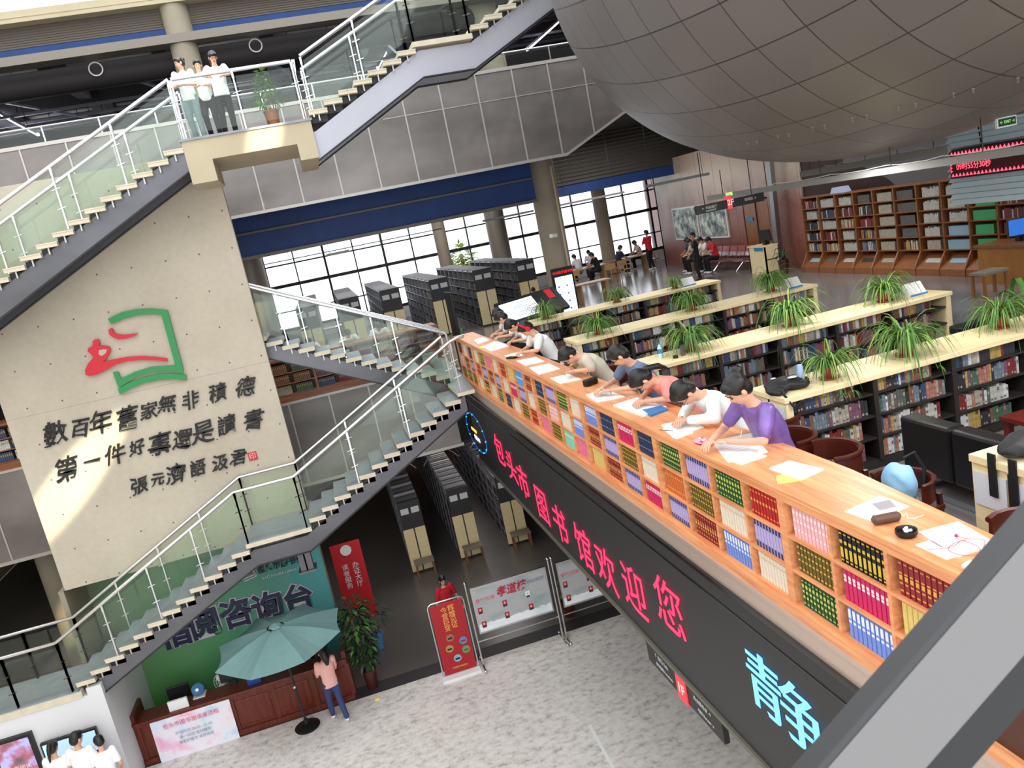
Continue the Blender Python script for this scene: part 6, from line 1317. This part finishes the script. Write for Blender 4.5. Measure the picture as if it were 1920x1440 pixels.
potted('potted_palm', (-.72, 17.6, 0), 'dark palm in a blue pot before the red roller banner', .9, (.3, .3, .25), 50, .3, .04, 'bottle_blue', .15, .35)
def strap_plant(loc, lab, n, L, pot='dark_pot', m='leaf_dark', w=.06, h0=.4, potr=.16):
    t = thing('potted_palm', loc, lab, 'potted plant'); MB().lathe(loc, [(potr*.7, 0), (potr, h0), (potr*1.06, h0), (potr*.9, h0+.02), (potr*.88, h0-.03)], 18).build('pot', pot, t, smooth=True); mb = MB()
    for i in range(n): ribbon(mb, V(loc)+V((0, 0, h0-.02)), rnd.uniform(0, 6.3), L*rnd.uniform(.4, 1), w*rnd.uniform(.7, 1.2), rnd.uniform(.9, 2.2), rnd.uniform(.8, 1.3), 0 if rnd.random() < .8 else 1)
    mb.build('leaves', [m, 'leaf'], t, fix=False)
strap_plant((6.9, 18.2, ZF), 'dark broad-leaved plant beyond the farthest low bookcase', 34, .62, w=.07)
strap_plant((8.6, 13.2, ZF), 'dark strap-leaved plant at the end of the third low bookcase', 26, .6, 'dark_pot', 'leaf', .06); strap_plant((12.9, 20.3, ZF), 'slim dark potted plant beside the slanted steel strut', 16, .45, 'dark_pot', 'leaf_dark', .04)
strap_plant((8.35, 7.9, ZF), 'upright striped plant at the right edge behind the nearest bookcase', 16, .7, 'dark_pot', 'leaf', .07, .55); strap_plant((2.85, 18.2, ZF), 'grassy plant behind the black display post', 30, .35, 'dark_pot', 'leaf', .03, .55, .14)
# ================================================================== things on the counter
ZT = 6.98
def sheet(pts, lab, m='paper', th=.003, z=ZT, nm='paper_sheet', cat='paper', marks=0):
    """pts: picture points of the four corners on the worktop"""
    P = [rayZ(px, py, z) for px, py in pts]; t = thing(nm, (sum(p[0] for p in P)/4, sum(p[1] for p in P)/4, z), lab, cat)
    MB().prism(P, z, z+th, 0, 'xy').build('page', m, t)
    a, b, c, d = (V((*p, z+th+.0005)) for p in P); mb = MB()
    for i in range(marks):
        f = .12+.76*i/max(1, marks-1); l0 = a.lerp(d, f); l1 = b.lerp(c, f); q0 = l0.lerp(l1, .08); q1 = l0.lerp(l1, rnd.uniform(.6, .92)); w = (d-a).normalized()*.004; mb.quad(q0, q1, q1+w, q0+w)
    if marks: mb.build('printed_lines', mat('print_faint', (.62, .64, .70), .7), t, fix=False)
    return t
sheet([(1333, 828), (1410, 812), (1440, 848), (1365, 868)], 'white worksheet under the hand of the person in purple', marks=8)
sheet([(1360, 862), (1405, 846), (1438, 856), (1390, 872)], 'white exam paper in front of the person in purple', th=.008, marks=5)
sheet([(1442, 880), (1480, 866), (1545, 882), (1500, 902)], 'curled white handout right of the exam papers', th=.012, marks=4)
sheet([(1455, 893), (1498, 888), (1502, 902), (1458, 908)], 'small yellow and white leaflet on the worktop', 'note_yellow', .006, nm='leaflet', cat='leaflet')
sheet([(1583, 960), (1650, 930), (1705, 950), (1640, 980)], 'printed newspaper page with a pink patch', th=.004, marks=9)
o = sheet([(1635, 945), (1668, 937), (1680, 950), (1650, 957)], 'grey and pink photograph printed on the newspaper', mat('news_grey', (.62, .60, .62), .7), .002, z=ZT+.004, nm='photo_print', cat='paper')
sheet([(1722, 998), (1797, 978), (1872, 1022), (1795, 1045)], 'large white sheet with earphones lying on it', th=.003, marks=0)
sheet([(1715, 1022), (1745, 1013), (1800, 1042), (1775, 1050)], 'second white sheet under the earphones sheet', th=.002)
sheet([(1240, 798), (1290, 788), (1320, 802), (1262, 822)], 'open notebook under the person in the white shirt', th=.012, marks=6)
sheet([(1243, 806), (1275, 800), (1300, 812), (1268, 824)], 'white and maroon booklet beside the open notebook', th=.008, marks=3)
sheet([(1150, 762), (1195, 748), (1250, 765), (1205, 782)], 'thick open magazine before the person in coral', th=.02, marks=7)
sheet([(1205, 772), (1240, 764), (1253, 770), (1220, 782)], 'bright blue and yellow magazine cover by the coral top', 'sign_blue', .022, nm='magazine', cat='magazine')
sheet([(1098, 742), (1135, 732), (1172, 745), (1120, 755)], 'open white book before the person in grey-blue', th=.014, marks=6)
sheet([(1032, 710), (1065, 702), (1090, 712), (1050, 720)], 'notebook and loose pages by the oat tee', th=.01, marks=4)
sheet([(992, 690), (1030, 682), (1050, 692), (1010, 703)], 'white worksheets on the counter left of the oat tee', th=.006, marks=4)
sheet([(968, 677), (1005, 670), (1020, 678), (985, 686)], 'paper pile right of the black wallet', th=.008)
sheet([(945, 667), (972, 660), (985, 668), (955, 672)], 'paper before the headphones wearer', th=.004); sheet([(905, 652), (930, 640), (955, 650), (920, 660)], 'bright stack of papers near the far end of the counter', th=.02)
sheet([(888, 640), (905, 634), (918, 640), (897, 647)], 'white book lying at the far end of the counter', th=.025); sheet([(898, 650), (920, 645), (925, 648), (902, 654)], 'yellow folder under the bright papers', 'note_yellow', .006, nm='folder', cat='folder')
def at(px, py, z=ZT): x, y = rayZ(px, py, z); return V((x, y, z))
p = at(960, 672); o = MB().ob(p+V((0, 0, .015)), (.1, .19, .03), (0, 0, .5)).build('wallet', 'black', bevel=.008); tag(o, 'black wallet lying before the headphones wearer', 'wallet')
p = at(1108, 722); o = MB().ob(p+V((0, 0, .045)), (.09, .2, .09), (0, 0, -1.2)).build('pencil_case', 'black', bevel=.02); tag(o, 'chunky black pencil case standing between oat and grey-blue readers', 'pencil case')
p = at(1663, 980); mb = MB(); a, b = at(1636, 985), at(1688, 975); mb.tube([a+V((0, 0, .028)), a.lerp(b, .08)+V((0, 0, .03)), a.lerp(b, .92)+V((0, 0, .03)), b+V((0, 0, .028))], [.016, .03, .03, .018], 12); o = mb.build('pencil_case', mat('brown_leather', (.38, .27, .22), .35), smooth=True); tag(o, 'long brown leather pencil case below the newspaper page', 'pencil case')
p = at(1700, 1004); t = thing('open_pouch', p, 'small open black heart-shaped pouch holding white earbuds', 'pouch'); mb = MB(); mb.lathe(p, [(.05, 0), (.062, .02), (.06, .04), (.05, .03), (.045, .012)], 18); mb.build('pouch', 'black', t, smooth=True)
mb = MB(); [mb.ell(p+V((rnd.uniform(-.025, .025), rnd.uniform(-.025, .025), .035)), (.014, .01, .01), 8, 6) for i in range(6)]; mb.build('earbuds', 'white', t, smooth=True)
p = at(1833, 1068); o = MB().ob(p+V((0, 0, .012)), (.075, .13, .024), (0, 0, .25)).build('power_bank', 'white', bevel=.006); tag(o, 'white power bank at the near end of the counter', 'power bank')
pts = [(1738, 1030), (1760, 1029), (1785, 1025), (1800, 1015), (1812, 1012), (1790, 1018), (1778, 1030), (1800, 1040), (1830, 1040), (1838, 1030), (1825, 1020), (1800, 1012), (1792, 1005), (1815, 1010), (1845, 1012), (1843, 1030), (1838, 1045), (1836, 1058)]
c = [at(*q, ZT+.006) for q in pts]; sm = []
for i in range(len(c)-1):
    p0, p1, p2, p3 = c[max(0, i-1)], c[i], c[i+1], c[min(len(c)-1, i+2)]
    for k in range(5): f = k/5; sm.append(.5*((2*p1)+(p2-p0)*f+(2*p0-5*p1+4*p2-p3)*f*f+(3*p1-p0-3*p2+p3)*f**3))
o = MB().tube(sm, .0018, 5).build('earphone_cable', mat('cable_pink', (.75, .40, .45), .5)); tag(o, 'pink earphone cable looping over the large white sheet', 'cable')
t = thing('lollipop_pen', at(1775, 1003, ZT+.008), 'silver pen with a pink knob on the white sheet', 'pen'); MB().tube([at(1742, 1006, ZT+.008), at(1790, 1004, ZT+.008)], .004, 6).build('barrel', 'rail', t); mb = MB(); mb.ell(at(1793, 1004, ZT+.01), .01); mb.build('knob', 'magenta_knob' if False else mat('knob_pink', (.8, .2, .4), .4), t)
o = MB().tube([at(1745, 1013, ZT+.008), at(1766, 1025, ZT+.008)], .0035, 6).build('pen', mat('pen_grey', (.6, .5, .55), .4)); tag(o, 'slim pen lying diagonally on the white sheet', 'pen')
pts = [(1693, 968), (1700, 962), (1702, 972), (1715, 972), (1732, 966)]; o = MB().tube([at(*q, ZT+.004) for q in pts], .003, 5).build('white_earphones', 'white'); tag(o, 'white earphones beside the newspaper page', 'earphones')
p = at(1318, 832); t = thing('flower_keyring', p, 'pink flower-patterned soft pouch left of the white worksheets', 'pouch'); mb = MB(); R3 = Matrix.Rotation(.4, 3, 'Z'); mb.ell(p+V((0, 0, .02)), (.05, .1, .02), 14, 8, 0, R3); mb.build('pouch', mat('soft_pink', (.93, .62, .74), .6), t, smooth=True)
mb = MB(); [mb.ell(p+V((.03*math.cos(k*1.4), .06*math.sin(k*1.9), .038)), (.016, .016, .006), 8, 5, k % 2) for k in range(6)]; mb.build('flowers', [mat('rose', (.9, .25, .4), .5), 'white'], t)
for (a, b, lab) in (((1290, 796), (1283, 780), 'white pen held by the person in the white shirt'), ((1388, 822), (1391, 806), 'white pen held upright by the person in purple'), ((1236, 806), (1262, 808), 'dark pencil beside the open notebook'), ((1146, 738), (1142, 728), 'thin pen held by the person in grey-blue')):
    o = MB().tube([at(*a, ZT+.02), at(b[0], b[1], ZT+.1 if abs(a[0]-b[0]) < 12 else ZT+.01)], .004, 6).build('pen', 'white' if 'white pen' in lab else 'dark'); tag(o, lab, 'pen')
# things on the low bookcases
zt = 7.07
x, y = 3.98, 9.3; t = thing('water_bottle', (4.0, 9.35, zt), 'clear water bottle with blue label on the second low bookcase end', 'bottle'); MB().lathe((4.0, 9.35, zt), [(.03, 0), (.032, .01), (.032, .13), (.014, .17), (.014, .18)], 14).build('bottle', mat('bottle_clear', (.80, .88, .93), .1), t, smooth=True); MB().tube([(4.0, 9.35, zt+.06), (4.0, 9.35, zt+.12)], .0335, 14).build('label_band', 'sign_blue', t); MB().tube([(4.0, 9.35, zt+.18), (4.0, 9.35, zt+.2)], .015, 10).build('cap', 'sign_blue', t)
t = thing('glass_flask', (4.22, 9.15, zt), 'dark-lidded glass flask on the second low bookcase', 'flask'); MB().tube([(4.22, 9.15, zt), (4.22, 9.15, zt+.15)], .028, 14).build('flask_body', mat('flask_dark', (.35, .36, .36), .15), t, smooth=True); MB().tube([(4.22, 9.15, zt+.15), (4.22, 9.15, zt+.19)], .029, 14).build('lid', 'black', t)
o = MB().tube([(4.1, 9.12, zt), (4.1, 9.12, zt+.035)], .033, 14).build('round_tin', 'black', smooth=True); tag(o, 'small black round tin beside the glass flask', 'tin')
t = thing('pale_flask', (4.24, 6.62, zt), 'pale blue flask standing on the nearest low bookcase', 'flask'); MB().lathe((4.24, 6.62, zt), [(.032, 0), (.034, .01), (.034, .16), (.03, .17), (.03, .2), (.024, .215)], 16).build('flask_body', mat('flask_blue', (.62, .70, .86), .35), t, smooth=True)
def bag(name, c, r, lab, m, extras=()):
    t = thing(name, c, lab, 'bag'); mb = MB(); c = V(c); mb.ell(c+V((0, 0, r[2])), r, 16, 12)
    for dx, dy, dz, rr in extras: mb.ell(c+V((dx, dy, dz)), rr, 12, 8)
    b = remeshed(mb, .014); k = b
    for i, v in enumerate(k.v): n_ = noise.noise(v*14)*.014; k.v[i] = v+V((n_, n_*.7, n_))
    b.build('bag_body', m, t, smooth=True); return t
mat('bag_black', (.07, .07, .08), .6)
t = bag('black_backpack', (4.08, 6.66, zt), (.22, .16, .06), 'black backpack with white emblem slumped on the nearest bookcase end', 'bag_black', ((.2, .04, .03, (.1, .06, .04)), (-.14, -.08, .03, (.1, .12, .04)), (.1, -.1, .05, (.1, .1, .05))))
mb = MB(); mb.ell((4.12, 6.58, zt+.125), (.05, .035, .006), 10, 6); mb.build('emblem', 'white', t); mb = MB(); mb.ell((4.0, 6.72, zt+.118), (.03, .015, .006), 8, 5); mb.build('emblem', 'white', t); MB().tube([(3.95, 6.5, zt+.05), (3.9, 6.4, zt+.03), (3.96, 6.36, zt-.1), (4.1, 6.37, zt-.06)], .012, 6).build('strap', 'bag_black', t)
t = bag('black_backpack', (4.16, 3.98, zt), (.24, .14, .07), 'black backpack with hanging straps on the beige shelf end at the right edge', 'bag_black', ((.18, .06, .06, (.14, .1, .06)), (-.16, 0, .06, (.1, .09, .05))))
for dy, L in ((-.06, .45), (.1, .25)): mb = MB(); mb.box(3.872, 3.884, 3.9+dy, 3.96+dy, 7.07-L, 7.12); mb.build('strap', 'bag_black', t)
t = bag('blue_backpack', (3.78, 4.8, ZF+.44), (.11, .15, .17), 'light blue backpack standing on a brown chair behind the counter', mat('bag_blue', (.60, .78, .90), .6), ((.0, 0, .03, (.12, .15, .07)),))
MB().tube([(3.84, 4.8, 6.9), (3.92, 4.78, 6.93), (3.96, 4.74, 6.8), (3.92, 4.72, 6.6)], .014, 6).build('strap', 'bag_black', t)
t = bag('black_rucksack', (3.85, 6.55, ZF+.52), (.11, .12, .15), 'black rucksack hung on the chair between white shirt and purple blouse', 'bag_black'); t = bag('black_rucksack', (3.75, 9.35, ZF+.52), (.12, .14, .16), 'black rucksack on the chair behind the oat tee', 'bag_black')
for dy in (-.06, .05): MB().tube([(3.99, 4.48+dy, 6.56), (4.01, 4.48+dy, 6.7), (3.93, 4.48+dy, 6.88), (3.85, 4.48+dy, 6.9)], .012, 6).build('strap', 'bag_black', t) if False else None
t = thing('vase', (6.2, 5.5, ZF+.42), 'white vase with pink blooms on the dark red low table', 'vase'); MB().lathe((6.2, 5.5, ZF+.42), [(.06, 0), (.09, .05), (.07, .12), (.04, .14)], 16).build('vase_body', 'white', t, smooth=True); mb = MB(); [mb.tube([(6.2, 5.5, ZF+.55), (6.2+.1*math.cos(k), 5.5+.1*math.sin(k), ZF+.8)], .004, 4) for k in range(4)]; mb.build('stems', 'leaf', t); mb = MB(); [mb.ell((6.2+.1*math.cos(k), 5.5+.1*math.sin(k), ZF+.82), (.05, .04, .02), 10, 6) for k in range(4)]; mb.build('blooms', 'soft_pink', t, smooth=True)
# ================================================================== handrail right in front of the viewer
def crp(px, py, d): r = _F + _R*((px-960)/1461.3) - _U*((py-720)/1461.3); return V((0, 0, 9.2)) + r*d
a0, a1 = crp(1543, 1440, .8), crp(1736, 1440, .8); b0, b1 = crp(1920, 1007, .8), crp(1920, 1227, .8)
d = (b0-a0).normalized(); mid0 = (a0+a1)/2
wv = ((a1-a0) - d*(a1-a0).dot(d)); W_ = wv.length; wv.normalize(); nv = d.cross(wv).normalized()
if nv.dot(V((0, 0, 9.2))-a0) < 0: nv = -nv
t = thing('near_handrail', a0, 'blurred dark steel handrail crossing the lower right corner close to the viewer', 'handrail')
p, q = a0-d*1.2, a0+d*1.4; mb = MB()
def rail(o0, o1, n0, n1, m): vs = [e+wv*o+nv*n for e in (p, q) for o, n in ((o0, n0), (o1, n0), (o1, n1), (o0, n1))]; mb.add(vs, [(0, 1, 2, 3), (7, 6, 5, 4), (0, 4, 5, 1), (1, 5, 6, 2), (2, 6, 7, 3), (3, 7, 4, 0)], m)
rail(.004, W_, -.03, 0, 0); rail(-.004, .004, -.035, -.001, 1); mb.build('rail_top', [mat('near_rail_grey', (.47, .46, .46), .33, .3), mat('near_rail_dark', (.22, .22, .23), .4)], t)
mb = MB(); rail(W_, W_+.045, -.06, -.012, 0); mb.build('rail_side', mat('near_rail_black', (.05, .05, .055), .35), t)
# stubby brick pier glimpsed under the handrail

make_chair(3.86, 6.55, ZF, LX+PI, 'brown chair with black rucksack between white shirt and purple blouse'); make_chair(3.74, 9.35, ZF, LX+PI, 'brown chair with black rucksack behind the oat tee')

x, z = rayY(864, 476, 37); t = thing('outdoor_tree', (x, 37, -.05), 'yellow-green tree outside the window beside the wide column', 'tree'); MB().tube([(x, 37, -.05), (x, 37, z)], .08, 8).build('trunk', 'stem_brown', t); mb = MB(); leaf_blob(mb, (x, 37, z-.3), (.75, .5, .8), 500, .25, .16); mb.build('foliage', [mat('leaf_yellow', (.78, .82, .36), .6), 'leaf_pale'], t, fix=False)
